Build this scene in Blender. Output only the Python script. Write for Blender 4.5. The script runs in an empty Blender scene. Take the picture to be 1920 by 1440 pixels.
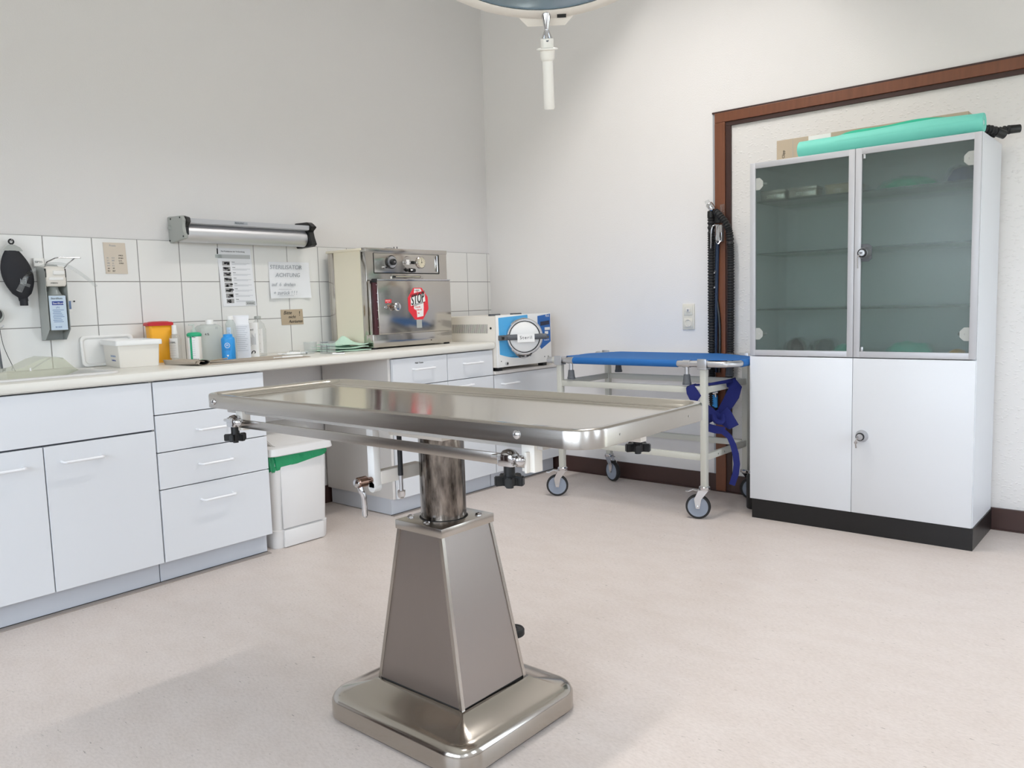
import bpy, bmesh, math, random
from mathutils import Vector, Matrix, Euler
PI = math.pi
R = math.radians
random.seed(7)
scene = bpy.context.scene
COL = scene.collection

# ------------------------------------------------------------------ camera
CAMP = Vector((3.7307, -4.1713, 1.0997))
YAW, PITCH, ROLL, FPX = -0.7056, 0.1006, -0.0298, 1505.8
fw = Vector((math.sin(YAW)*math.cos(PITCH), math.cos(YAW)*math.cos(PITCH), -math.sin(PITCH)))
rt = Vector((math.cos(YAW), -math.sin(YAW), 0)); up = rt.cross(fw)
r2 = rt*math.cos(ROLL) + up*math.sin(ROLL); u2 = -rt*math.sin(ROLL) + up*math.cos(ROLL)
cd = bpy.data.cameras.new('camera'); cam = bpy.data.objects.new('camera', cd); COL.objects.link(cam)
cd.sensor_width = 36; cd.lens = 36*FPX/1920; cd.clip_start = .05
cam.matrix_world = Matrix((( r2.x, u2.x, -fw.x, CAMP.x), (r2.y, u2.y, -fw.y, CAMP.y), (r2.z, u2.z, -fw.z, CAMP.z), (0, 0, 0, 1)))
scene.camera = cam

# ------------------------------------------------------------------ world, lights, exposure
w = bpy.data.worlds.new('world'); scene.world = w; w.use_nodes = True
wn = w.node_tree; wn.nodes.clear()
wo = wn.nodes.new('ShaderNodeOutputWorld'); wb = wn.nodes.new('ShaderNodeBackground')
tc = wn.nodes.new('ShaderNodeTexCoord'); sx = wn.nodes.new('ShaderNodeSeparateXYZ'); cr = wn.nodes.new('ShaderNodeValToRGB')
wn.links.new(tc.outputs['Generated'], sx.inputs[0]); wn.links.new(sx.outputs['Z'], cr.inputs[0])
cr.color_ramp.elements[0].position = .0; cr.color_ramp.elements[0].color = (.42, .45, .42, 1)
cr.color_ramp.elements[1].position = .04; cr.color_ramp.elements[1].color = (.76, .85, 1, 1)
wn.links.new(cr.outputs[0], wb.inputs[0]); wn.links.new(wb.outputs[0], wo.inputs[0])
wb.inputs[1].default_value = 11.0
CEIL, XR, YF = 3.25, 4.75, -6.0          # ceiling height, right wall, wall behind the camera
WIN = [(-4.6, -4.0, .95), (-3.0, -2.35, .95), (-1.3, -.65, .25)]      # windows in the right wall: y range, sill height
WZ0, WZ1 = .8, 2.25
WIN_FILL = [(1.35, 2.85), (3.05, 4.6)]                       # unseen windows added behind the camera to brighten the back wall (x ranges)
def area(name, loc, rot, sx_, sy_, power, color=(1, 1, 1), spread=PI):
    l = bpy.data.lights.new(name, 'AREA'); l.shape = 'RECTANGLE'; l.size = sx_; l.size_y = sy_
    l.energy = power; l.color = color; l.spread = spread
    o = bpy.data.objects.new(name, l); o.location = loc; o.rotation_euler = rot; COL.objects.link(o); return o
for (a, b, z) in WIN:
    o = area('window_portal', (XR+.02, (a+b)/2, (z+WZ1)/2), (0, R(90), 0), WZ1-z, b-a, 1)
    o.data.cycles.is_portal = True
for (a, b) in WIN_FILL:
    o = area('window_portal', ((a+b)/2, YF-.02, (WZ0+WZ1)/2), (R(90), 0, 0), b-a, WZ1-WZ0, 1)
    o.data.cycles.is_portal = True
LUM = [(1.69, -1.3, 1.3, 25), (3.4, -2.9, 1.3, 22)]     # ceiling luminaires: x, y, length, power
vs = scene.view_settings
vs.view_transform = 'Standard'; vs.look = 'None'; vs.gamma = 1; vs.use_curve_mapping = False; vs.exposure = 0.0
scene.display_settings.display_device = 'sRGB'
try:
    scene.cycles.use_denoising = True
    scene.cycles.max_bounces = 10; scene.cycles.diffuse_bounces = 5; scene.cycles.glossy_bounces = 5
    scene.cycles.transmission_bounces = 8; scene.cycles.transparent_max_bounces = 12
    scene.cycles.sample_clamp_indirect = 6
except Exception: pass

# ------------------------------------------------------------------ materials
def lin(c):
    if isinstance(c, str):
        c = [int(c[i:i+2], 16)/255 for i in (0, 2, 4)]
        return tuple((x/12.92 if x <= .04045 else ((x+.055)/1.055)**2.4) for x in c)
    return c
def mat(name, col, rough=.5, metal=0, bump=None, spec=.5, **k):
    m = bpy.data.materials.new(name); m.use_nodes = True; n = m.node_tree.nodes; l = m.node_tree.links
    b = n['Principled BSDF']; c = lin(col)
    b.inputs['Base Color'].default_value = (*c, 1); b.inputs['Roughness'].default_value = rough
    b.inputs['Metallic'].default_value = metal; b.inputs['Specular IOR Level'].default_value = spec
    for kk, v in k.items(): b.inputs[kk.replace('_', ' ')].default_value = v
    t = n.new('ShaderNodeTexCoord')
    # every material gets a little procedural variation
    nz = n.new('ShaderNodeTexNoise'); nz.inputs['Scale'].default_value = (bump[0] if bump else 35); nz.inputs['Detail'].default_value = (bump[2] if bump and len(bump) > 2 else 3)
    l.new(t.outputs['Object'], nz.inputs['Vector'])
    if bump:
        bp = n.new('ShaderNodeBump'); bp.inputs['Strength'].default_value = bump[1]; bp.inputs['Distance'].default_value = (bump[3] if len(bump) > 3 else .002)
        l.new(nz.outputs['Fac'], bp.inputs['Height']); l.new(bp.outputs[0], b.inputs['Normal'])
    else:
        mr = n.new('ShaderNodeMapRange'); mr.inputs['To Min'].default_value = max(0, rough-.025); mr.inputs['To Max'].default_value = min(1, rough+.025)
        l.new(nz.outputs['Fac'], mr.inputs['Value']); l.new(mr.outputs[0], b.inputs['Roughness'])
    return m
def brushed(name, col, rough, stretch, amt=.08, bumpamt=.02, blotch=0):
    m = mat(name, col, rough, 1); n = m.node_tree.nodes; l = m.node_tree.links; b = n['Principled BSDF']
    t = n.new('ShaderNodeTexCoord'); mp = n.new('ShaderNodeMapping'); mp.inputs['Scale'].default_value = stretch
    nz = n.new('ShaderNodeTexNoise'); nz.inputs['Scale'].default_value = 1; nz.inputs['Detail'].default_value = 4
    l.new(t.outputs['Object'], mp.inputs[0]); l.new(mp.outputs[0], nz.inputs['Vector'])
    mr = n.new('ShaderNodeMapRange'); mr.inputs['To Min'].default_value = rough-amt; mr.inputs['To Max'].default_value = rough+amt
    l.new(nz.outputs['Fac'], mr.inputs['Value']); l.new(mr.outputs[0], b.inputs['Roughness'])
    bp = n.new('ShaderNodeBump'); bp.inputs['Strength'].default_value = bumpamt; bp.inputs['Distance'].default_value = .001
    l.new(nz.outputs['Fac'], bp.inputs['Height']); l.new(bp.outputs[0], b.inputs['Normal'])
    if blotch:
        n2 = n.new('ShaderNodeTexNoise'); n2.inputs['Scale'].default_value = 1; n2.inputs['Detail'].default_value = 6; n2.inputs['Roughness'].default_value = .65
        mp2 = n.new('ShaderNodeMapping'); mp2.inputs['Scale'].default_value = (38, 38, 9)
        l.new(t.outputs['Object'], mp2.inputs[0]); l.new(mp2.outputs[0], n2.inputs['Vector'])
        r = n.new('ShaderNodeValToRGB'); c = lin(col)
        r.color_ramp.elements[0].position = .36; r.color_ramp.elements[0].color = (*[x*.16 for x in c], 1)
        r.color_ramp.elements[1].position = .62; r.color_ramp.elements[1].color = (*c, 1)
        l.new(n2.outputs['Fac'], r.inputs[0]); l.new(r.outputs[0], b.inputs['Base Color'])
    return m
M = {}
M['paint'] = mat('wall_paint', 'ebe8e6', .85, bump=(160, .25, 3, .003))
M['paint_left_shaded'] = mat('wall_paint_shaded', 'dfdcda', .85, bump=(160, .25, 3, .003))  # same paint as the other walls, darkened for the dimmer light here
M['ceiling'] = mat('ceiling_paint', 'ecebe9', .9, bump=(120, .2))
def wallpaper():
    m = mat('woodchip_wallpaper', 'e6e3df', .85); n = m.node_tree.nodes; l = m.node_tree.links; b = n['Principled BSDF']
    t = n.new('ShaderNodeTexCoord')
    v = n.new('ShaderNodeTexVoronoi'); v.inputs['Scale'].default_value = 95; v.feature = 'F1'
    nz = n.new('ShaderNodeTexNoise'); nz.inputs['Scale'].default_value = 60; nz.inputs['Detail'].default_value = 4
    mpn = n.new('ShaderNodeMapping'); mpn.inputs['Scale'].default_value = (.5, 1, 1)
    mix = n.new('ShaderNodeVectorMath'); mix.operation = 'ADD'
    l.new(t.outputs['Object'], mpn.inputs[0]); l.new(mpn.outputs[0], mix.inputs[0]); l.new(mpn.outputs[0], nz.inputs['Vector'])
    sc = n.new('ShaderNodeVectorMath'); sc.operation = 'SCALE'; sc.inputs['Scale'].default_value = .02
    l.new(nz.outputs['Color'], sc.inputs[0]); l.new(sc.outputs[0], mix.inputs[1]); l.new(mix.outputs[0], v.inputs['Vector'])
    r = n.new('ShaderNodeValToRGB'); r.color_ramp.elements[0].position = .15; r.color_ramp.elements[0].color = (1, 1, 1, 1)
    r.color_ramp.elements[1].position = .42; r.color_ramp.elements[1].color = (0, 0, 0, 1)
    l.new(v.outputs['Distance'], r.inputs[0])
    wn_ = n.new('ShaderNodeTexWhiteNoise'); l.new(v.outputs['Position'], wn_.inputs['Vector'])
    gt = n.new('ShaderNodeMath'); gt.operation = 'GREATER_THAN'; gt.inputs[1].default_value = .35; l.new(wn_.outputs['Value'], gt.inputs[0])
    mu = n.new('ShaderNodeMath'); mu.operation = 'MULTIPLY'; l.new(r.outputs[0], mu.inputs[0]); l.new(gt.outputs[0], mu.inputs[1])
    bp = n.new('ShaderNodeBump'); bp.inputs['Strength'].default_value = .5; bp.inputs['Distance'].default_value = .003
    l.new(mu.outputs[0], bp.inputs['Height']); l.new(bp.outputs[0], b.inputs['Normal'])
    return m
M['wallpaper'] = wallpaper()
TZ, TH, TW, TY0 = 1.248, .193, .2, 1.428
def tiles():
    m = mat('white_wall_tile', 'e6e4e0', .18); n = m.node_tree.nodes; l = m.node_tree.links; b = n['Principled BSDF']
    t = n.new('ShaderNodeTexCoord'); s = n.new('ShaderNodeSeparateXYZ'); l.new(t.outputs['Object'], s.inputs[0])
    def line(sock, off, per):
        a = n.new('ShaderNodeMath'); a.operation = 'ADD'; a.inputs[1].default_value = off+per*20+per/2; l.new(sock, a.inputs[0])
        mo = n.new('ShaderNodeMath'); mo.operation = 'MODULO'; mo.inputs[1].default_value = per; l.new(a.outputs[0], mo.inputs[0])
        su = n.new('ShaderNodeMath'); su.operation = 'SUBTRACT'; su.inputs[1].default_value = per/2; l.new(mo.outputs[0], su.inputs[0])
        ab = n.new('ShaderNodeMath'); ab.operation = 'ABSOLUTE'; l.new(su.outputs[0], ab.inputs[0]); return ab
    a = line(s.outputs['Y'], TY0, TW); c = line(s.outputs['Z'], -TZ, TH)
    mi = n.new('ShaderNodeMath'); mi.operation = 'MINIMUM'; l.new(a.outputs[0], mi.inputs[0]); l.new(c.outputs[0], mi.inputs[1])
    r = n.new('ShaderNodeMapRange'); r.interpolation_type = 'SMOOTHSTEP'; r.inputs['From Min'].default_value = .0012; r.inputs['From Max'].default_value = .0026
    l.new(mi.outputs[0], r.inputs['Value'])
    mx = n.new('ShaderNodeMix'); mx.data_type = 'RGBA'; mx.inputs['A'].default_value = (*lin('8f8c88'), 1); mx.inputs['B'].default_value = (*lin('e6e4e0'), 1)
    l.new(r.outputs[0], mx.inputs['Factor']); l.new(mx.outputs['Result'], b.inputs['Base Color'])
    r3 = n.new('ShaderNodeMapRange'); r3.inputs['To Min'].default_value = .8; r3.inputs['To Max'].default_value = .2
    l.new(r.outputs[0], r3.inputs['Value']); l.new(r3.outputs[0], b.inputs['Roughness'])
    bp = n.new('ShaderNodeBump'); bp.inputs['Strength'].default_value = .5; bp.inputs['Distance'].default_value = .002
    l.new(r.outputs[0], bp.inputs['Height']); l.new(bp.outputs[0], b.inputs['Normal'])
    return m
M['tile'] = tiles()
def floor_mat():
    m = mat('marbled_linoleum', 'd8ccc4', .42); n = m.node_tree.nodes; l = m.node_tree.links; b = n['Principled BSDF']
    t = n.new('ShaderNodeTexCoord')
    def noise(sc, stretch, det=4, rough=.6):
        mp = n.new('ShaderNodeMapping'); mp.inputs['Scale'].default_value = stretch; mp.inputs['Rotation'].default_value = (0, 0, R(35))
        z = n.new('ShaderNodeTexNoise'); z.inputs['Scale'].default_value = sc; z.inputs['Detail'].default_value = det; z.inputs['Roughness'].default_value = rough
        l.new(t.outputs['Object'], mp.inputs[0]); l.new(mp.outputs[0], z.inputs['Vector']); return z
    big = noise(6, (1, 2, 1)); fine = noise(150, (.45, 1, 1), 3, .7); spk = noise(120, (.3, 1, 1), 2, .55); msk = noise(9, (1, 1, 1), 3)
    r1 = n.new('ShaderNodeValToRGB'); r1.color_ramp.elements[0].color = (*lin('d5c9c1'), 1); r1.color_ramp.elements[1].color = (*lin('dacfc8'), 1)
    r1.color_ramp.elements[0].position = .35; r1.color_ramp.elements[1].position = .65
    l.new(big.outputs['Fac'], r1.inputs[0])
    r2_ = n.new('ShaderNodeValToRGB'); r2_.color_ramp.elements[0].position = .3; r2_.color_ramp.elements[0].color = (.88, .87, .86, 1); r2_.color_ramp.elements[1].position = .6; r2_.color_ramp.elements[1].color = (1, 1, 1, 1)
    l.new(fine.outputs['Fac'], r2_.inputs[0])
    mu = n.new('ShaderNodeMix'); mu.data_type = 'RGBA'; mu.blend_type = 'MULTIPLY'; mu.inputs['Factor'].default_value = 1
    l.new(r1.outputs[0], mu.inputs['A']); l.new(r2_.outputs[0], mu.inputs['B'])
    r3 = n.new('ShaderNodeMapRange'); r3.inputs['From Min'].default_value = .685; r3.inputs['From Max'].default_value = .715; l.new(spk.outputs['Fac'], r3.inputs['Value'])
    r4 = n.new('ShaderNodeMapRange'); r4.inputs['From Min'].default_value = .4; r4.inputs['From Max'].default_value = .6; l.new(msk.outputs['Fac'], r4.inputs['Value'])
    mm = n.new('ShaderNodeMath'); mm.operation = 'MULTIPLY'; l.new(r3.outputs[0], mm.inputs[0]); l.new(r4.outputs[0], mm.inputs[1])
    m5 = n.new('ShaderNodeMath'); m5.operation = 'MULTIPLY'; m5.inputs[1].default_value = .75; l.new(mm.outputs[0], m5.inputs[0])
    mx = n.new('ShaderNodeMix'); mx.data_type = 'RGBA'; mx.inputs['B'].default_value = (*lin('8a8078'), 1)
    l.new(m5.outputs[0], mx.inputs['Factor']); l.new(mu.outputs['Result'], mx.inputs['A']); l.new(mx.outputs['Result'], b.inputs['Base Color'])
    return m
M['floor'] = floor_mat()
def wood(name, c1, c2):
    m = mat(name, c1, .4); n = m.node_tree.nodes; l = m.node_tree.links; b = n['Principled BSDF']
    t = n.new('ShaderNodeTexCoord'); mp = n.new('ShaderNodeMapping'); mp.inputs['Scale'].default_value = (60, 60, 4)
    z = n.new('ShaderNodeTexNoise'); z.inputs['Scale'].default_value = 1; z.inputs['Detail'].default_value = 5
    l.new(t.outputs['Object'], mp.inputs[0]); l.new(mp.outputs[0], z.inputs['Vector'])
    r = n.new('ShaderNodeValToRGB'); r.color_ramp.elements[0].color = (*lin(c1), 1); r.color_ramp.elements[1].color = (*lin(c2), 1)
    r.color_ramp.elements[0].position = .3; r.color_ramp.elements[1].position = .7
    l.new(z.outputs['Fac'], r.inputs[0]); l.new(r.outputs[0], b.inputs['Base Color']); return m
M['brown'] = wood('brown_frame', '6f422b', '7b4a31')
M['darkbrown'] = mat('dark_brown', '3a2019', .5)
M['skirting'] = mat('dark_brown_skirting', '422c27', .45)
M['laminate'] = mat('white_laminate', 'dddfe2', .38)
M['edge'] = mat('grey_carcass', 'a9abb0', .5)
M['seam'] = mat('joint_shadow_gap', '5a5b60', .7)
M['warmwhite'] = mat('warm_white_laminate', 'd9d4cf', .4)
M['plinth'] = mat('grey_white_plinth', 'cdd0d6', .5, bump=(20, .1))
M['worktop'] = mat('cream_worktop', 'e4e1d8', .35)
M['sink'] = mat('white_sink', 'd9d6d2', .25)
M['handle'] = mat('white_handle', 'f1f1f2', .3)
M['steel'] = brushed('brushed_steel', 'b9b3ac', .24, (3, 160, 160), .05)
M['steel_top'] = brushed('tray_steel', 'd6d1c7', .13, (4, 120, 120), .04, .012)
M['steel_panel'] = brushed('panel_steel', 'a19994', .33, (260, 260, 3), .08, .08)
M['steel_base'] = brushed('base_steel', 'bab4ac', .17, (8, 8, 8), .05, .01)
M['steel_col'] = brushed('worn_column_steel', 'a39a92', .2, (90, 90, 3), .08, .05, blotch=1)
M['steel_mirror'] = brushed('polished_steel', 'c2bdb6', .15, (5, 5, 90), .03, .012)
M['chrome'] = mat('chrome', 'd2d2d4', .12, 1)
M['darkchrome'] = mat('tarnished_chrome', '8a7064', .22, 1)
M['alu'] = mat('aluminium', 'c8c8ca', .38, 1)
M['cablenavy'] = mat('dark_navy_cable', '22344e', .5)
M['strip'] = mat('grey_brown_floor_strip', '9a9088', .55)
M['alu_frame'] = mat('silver_lacquer', 'bfbfc2', .45, .25)
M['alupaint'] = mat('grey_powder_coat', 'a9aba6', .5)
M['rollsilver'] = brushed('silver_foil', 'd8d8da', .42, (90, 3, 90), .06)
M['white'] = mat('white_plastic', 'eeece8', .4)
M['cream'] = mat('cream_enamel', 'efe5ce', .45)
M['offwhite'] = mat('warm_white_plastic', 'e6e0d6', .4)
M['beigegrey'] = mat('grey_beige_enamel', 'c6c5bb', .42)
M['subframe'] = mat('grey_subframe_enamel', 'b9b4ad', .45)
M['black'] = mat('black_plastic', '151515', .4)
M['blackrub'] = mat('black_rubber', '1b1b1c', .6)
M['greyrub'] = mat('grey_rubber', '5a5d61', .6)
M['wheelgrey'] = mat('grey_wheel', '8b93a0', .5)
M['plinthblack'] = mat('black_plinth', '0c0b0c', .35)
M['bag'] = mat('breathing_bag_rubber', '222227', .75)
M['red'] = mat('red_plastic', 'c2202c', .4)
M['signred'] = mat('sign_red', 'e0303c', .4)
M['yellow'] = mat('yellow_plastic', 'f2ac1c', .4, Subsurface_Weight=.0)
M['green'] = mat('green_plastic', '1fa877', .4)
M['blue'] = mat('blue_plastic', '2b96de', .4)
M['canvas'] = mat('blue_canvas', '1862a6', .75, bump=(900, .15, 2, .0005))
M['navy'] = mat('navy_webbing', '161f66', .85, bump=(700, .2, 2, .0005))
M['sky'] = mat('autoclave_blue', '55b0e6', .35)
M['deepblue'] = mat('autoclave_deep_blue', '1d62ac', .35)
M['display'] = mat('dark_display', '1c2340', .2)
M['mint'] = mat('mint_roll', '72cdbb', .6)
M['mintdark'] = mat('mint_fold', '25b08c', .7)
M['card'] = mat('cardboard', 'b9a892', .8)
M['cardbrown'] = mat('brown_card', 'b3a189', .8)
M['note'] = mat('beige_note', 'd2c6b6', .8)
M['paper'] = mat('paper_white', 'e6e6e8', .75, bump=(30, .3, 3, .004))
M['greypaper'] = mat('poster_grey', 'b9bab9', .7)
M['darkpaper'] = mat('poster_picture', '4b4750', .7)
M['midpaper'] = mat('poster_picture_light', '9a9896', .7)
M['ink'] = mat('black_ink', '20201f', .7)
M['greyink'] = mat('grey_ink', '9da1a6', .7)
M['blueink'] = mat('label_blue', '1b3a8c', .5)
M['faintblue'] = mat('faint_blue_print', '6f88b0', .5)
M['cloth'] = mat('green_cloth', 'c2dfca', .85, bump=(60, .5, 4, .004))
M['binliner'] = mat('green_bin_liner', '1c9a63', .35, bump=(25, .9, 5, .01))
M['maroon'] = mat('maroon_seal', '471f26', .45)
M['newspaper'] = mat('newsprint', 'b3a696', .85, bump=(40, .3))
M['socket'] = mat('cream_socket', 'e2ddd0', .4)
M['amberdial'] = mat('dial_ivory', 'cfc6ae', .5)
M['wastewhite'] = mat('bin_plastic', 'e3e1df', .42)
M['labelblue'] = mat('sanitizer_label', 'c3d2e0', .4)
def glassy(name, col, alpha, rough=.05, milk=.0, milkcol=None):
    """thin clear plastic: transparent + gloss + a little body"""
    m = bpy.data.materials.new(name); m.use_nodes = True; n = m.node_tree.nodes; l = m.node_tree.links; n.clear()
    o = n.new('ShaderNodeOutputMaterial'); tr = n.new('ShaderNodeBsdfTransparent'); tr.inputs[0].default_value = (*lin(col), 1)
    g = n.new('ShaderNodeBsdfGlossy'); g.inputs['Roughness'].default_value = rough
    d = n.new('ShaderNodeBsdfDiffuse'); d.inputs[0].default_value = (*lin(milkcol or col), 1)
    tl = n.new('ShaderNodeBsdfTranslucent'); tl.inputs[0].default_value = (*lin(milkcol or col), 1)
    m0 = n.new('ShaderNodeMixShader'); m0.inputs[0].default_value = .5; l.new(d.outputs[0], m0.inputs[1]); l.new(tl.outputs[0], m0.inputs[2])
    m1 = n.new('ShaderNodeMixShader'); m1.inputs[0].default_value = milk; l.new(tr.outputs[0], m1.inputs[1]); l.new(m0.outputs[0], m1.inputs[2])
    lw = n.new('ShaderNodeLayerWeight'); pw = n.new('ShaderNodeMath'); pw.operation = 'POWER'; pw.inputs[1].default_value = 4; l.new(lw.outputs['Facing'], pw.inputs[0])
    fr = n.new('ShaderNodeMath'); fr.operation = 'MULTIPLY_ADD'; fr.inputs[1].default_value = .6; fr.inputs[2].default_value = .035; l.new(pw.outputs[0], fr.inputs[0])
    m2 = n.new('ShaderNodeMixShader'); l.new(fr.outputs[0], m2.inputs[0]); l.new(m1.outputs[0], m2.inputs[1]); l.new(g.outputs[0], m2.inputs[2])
    l.new(m2.outputs[0], o.inputs['Surface'])
    return m
M['clear'] = glassy('clear_plastic', 'fafbfb', .1, .06, .10, 'f0f2f2')
M['cloudy'] = glassy('cloudy_plastic', 'f0f4f2', .3, .12, .5, 'f1f5f3')
M['paleyellow'] = glassy('yellowed_clear_plastic', 'f6f7ef', .3, .1, .2, 'eceee0')
M['frosted'] = glassy('greenish_frosted_glass', 'e8eeeb', .3, .25, .17, 'a9b4ae')
def blur(m, rough, amt):
    n = m.node_tree.nodes; l = m.node_tree.links; tr = [x for x in n if x.type == 'BSDF_TRANSPARENT'][0]; mx = [x for x in n if x.type == 'MIX_SHADER' and x.inputs[1].is_linked and x.inputs[1].links[0].from_node == tr][0]
    rf = n.new('ShaderNodeBsdfRefraction'); rf.inputs['Color'].default_value = tr.inputs[0].default_value; rf.inputs['Roughness'].default_value = rough; rf.inputs['IOR'].default_value = 1.3
    k = n.new('ShaderNodeMixShader'); k.inputs[0].default_value = amt; l.new(tr.outputs[0], k.inputs[1]); l.new(rf.outputs[0], k.inputs[2]); l.new(k.outputs[0], mx.inputs[1])
blur(M['frosted'], .22, .6)
M['shelfglass'] = glassy('glass_shelf', 'cfdcd6', .3, .05, .12, '7c8c84')
M['winglass'] = glassy('window_glass', 'fafcfc', .3, .02, .0)
M['lens'] = mat('lamp_lens', '8fa0ad', .12, .7)

# ------------------------------------------------------------------ mesh builder
class MB:
    def __init__(s): s.bm = bmesh.new(); s.mats = []
    def mi(s, m):
        m = M[m] if isinstance(m, str) else m
        if m not in s.mats: s.mats.append(m)
        return s.mats.index(m)
    def add(s, b, m, mtx=None):
        i = s.mi(m)
        if mtx is not None: bmesh.ops.transform(b, matrix=mtx, verts=b.verts)
        for f in b.faces: f.material_index = i
        me = bpy.data.meshes.new('t'); b.to_mesh(me); b.free(); s.bm.from_mesh(me); bpy.data.meshes.remove(me); return s
    def box(s, m, x0, x1, y0, y1, z0, z1, bev=0, seg=2, mtx=None):
        b = bmesh.new(); v = [b.verts.new((x, y, z)) for z in (z0, z1) for y in (y0, y1) for x in (x0, x1)]
        for q in ((0, 2, 3, 1), (4, 5, 7, 6), (0, 1, 5, 4), (2, 6, 7, 3), (0, 4, 6, 2), (1, 3, 7, 5)): b.faces.new([v[i] for i in q])
        if bev: bmesh.ops.bevel(b, geom=list(b.edges), offset=bev, segments=seg, affect='EDGES', profile=.5, clamp_overlap=True)
        return s.add(b, m, mtx)
    def loops(s, m, loops, close=True, cap0=True, cap1=True, mtx=None):
        b = bmesh.new(); L = [[b.verts.new(p) for p in lp] for lp in loops]; n = len(L[0])
        for a, c in zip(L, L[1:]):
            for i in range(n if close else n-1):
                j = (i+1) % n
                try: b.faces.new((a[i], a[j], c[j], c[i]))
                except Exception: pass
        if cap0: b.faces.new(list(reversed(L[0])))
        if cap1: b.faces.new(L[-1])
        bmesh.ops.remove_doubles(b, verts=b.verts, dist=1e-6)
        bmesh.ops.recalc_face_normals(b, faces=b.faces)
        return s.add(b, m, mtx)
    def lathe(s, m, prof, origin=(0, 0, 0), axis=(0, 0, 1), n=28, cap=True, sx=1, sy=1):
        a = Vector(axis).normalized(); q = Vector((0, 0, 1)).rotation_difference(a).to_matrix().to_4x4()
        mt = Matrix.Translation(Vector(origin)) @ q
        lp = [[(r*math.cos(2*PI*i/n)*sx, r*math.sin(2*PI*i/n)*sy, z) for i in range(n)] for r, z in prof]
        return s.loops(m, lp, True, cap, cap, mt)
    def cyl(s, m, p0, p1, r, n=16, r1=None, bev=0):
        p0 = Vector(p0); p1 = Vector(p1); h = (p1-p0).length; r1 = r if r1 is None else r1
        pr = [(r, 0), (r1, h)] if not bev else [(r-bev, 0), (r, bev), (r1, h-bev), (r1-bev, h)]
        return s.lathe(m, pr, p0, p1-p0, n)
    def tube(s, m, pts, r, n=10, smooth=True, cap=True, rf=None):
        pts = [Vector(p) for p in pts]
        if smooth and len(pts) > 2:
            out = []
            for i in range(len(pts)-1):
                p0 = pts[max(i-1, 0)]; p1 = pts[i]; p2 = pts[i+1]; p3 = pts[min(i+2, len(pts)-1)]
                for k in range(6):
                    t = k/6; out.append(.5*((2*p1)+(-p0+p2)*t+(2*p0-5*p1+4*p2-p3)*t*t+(-p0+3*p1-3*p2+p3)*t**3))
            out.append(pts[-1]); pts = out
        lp = []; T0 = (pts[1]-pts[0]).normalized(); ref = T0.orthogonal().normalized()
        for i, p in enumerate(pts):
            T = (pts[min(i+1, len(pts)-1)]-pts[max(i-1, 0)]).normalized()
            ref = (ref-T*ref.dot(T)).normalized(); bi = T.cross(ref); rr = r*(rf(i, len(pts)) if rf else 1)
            lp.append([p+ref*rr*math.cos(2*PI*k/n)+bi*rr*math.sin(2*PI*k/n) for k in range(n)])
        return s.loops(m, lp, True, cap, cap)
    def prism(s, m, poly, z0, z1, mtx=None, bev=0):
        b = bmesh.new(); a = [b.verts.new((x, y, z0)) for x, y in poly]; c = [b.verts.new((x, y, z1)) for x, y in poly]; n = len(poly)
        b.faces.new(list(reversed(a))); b.faces.new(c)
        for i in range(n): b.faces.new((a[i], a[(i+1) % n], c[(i+1) % n], c[i]))
        bmesh.ops.recalc_face_normals(b, faces=b.faces)
        if bev: bmesh.ops.bevel(b, geom=list(b.edges), offset=bev, segments=2, affect='EDGES', clamp_overlap=True)
        return s.add(b, m, mtx)
    def ribbon(s, m, path, widths, side, thick=.003):
        """flat strap following path; side = width direction (vector or list)"""
        P = [Vector(p) for p in path]; lp = []
        for i, p in enumerate(P):
            T = (P[min(i+1, len(P)-1)]-P[max(i-1, 0)]).normalized()
            sd = Vector(side[i] if isinstance(side, list) else side).normalized(); sd = (sd-T*sd.dot(T)).normalized(); nn = T.cross(sd)
            wd = (widths[i] if isinstance(widths, (list, tuple)) else widths)/2
            lp.append([p+sd*wd+nn*thick/2, p-sd*wd+nn*thick/2, p-sd*wd-nn*thick/2, p+sd*wd-nn*thick/2])
        return s.loops(m, lp)
    def text(s, m, txt, size, origin, right, upv, extrude=.0003, align='LEFT', shear=0, spacing=1, xs=1):
        cu = bpy.data.curves.new('t', 'FONT'); cu.body = txt; cu.size = size; cu.extrude = extrude; cu.align_x = align; cu.shear = shear; cu.space_character = spacing
        cu.resolution_u = 3; ob = bpy.data.objects.new('t', cu); COL.objects.link(ob)
        me = bpy.data.meshes.new_from_object(ob.evaluated_get(bpy.context.evaluated_depsgraph_get()))
        b = bmesh.new(); b.from_mesh(me); bpy.data.objects.remove(ob); bpy.data.curves.remove(cu); bpy.data.meshes.remove(me)
        r_ = Vector(right).normalized(); u_ = Vector(upv).normalized(); n_ = r_.cross(u_)
        mt = Matrix(((r_.x*xs, u_.x, n_.x, origin[0]), (r_.y*xs, u_.y, n_.y, origin[1]), (r_.z*xs, u_.z, n_.z, origin[2]), (0, 0, 0, 1)))
        return s.add(b, m, mt)
    def build(s, name, parent=None, loc=None, smooth=35):
        me = bpy.data.meshes.new(name)
        org = Vector(loc) if loc is not None else (Vector(parent['_o']) if parent is not None and '_o' in parent else Vector((0, 0, 0)))
        bmesh.ops.translate(s.bm, verts=s.bm.verts, vec=-org)
        s.bm.to_mesh(me); s.bm.free()
        for m in s.mats: me.materials.append(m)
        if smooth:
            for p in me.polygons: p.use_smooth = True
            me.set_sharp_from_angle(angle=R(smooth))
        o = bpy.data.objects.new(name, me); COL.objects.link(o)
        if parent is not None: o.parent = parent; o['_o'] = tuple(org)
        else: o.location = org; o['_o'] = tuple(org)
        return o
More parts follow.
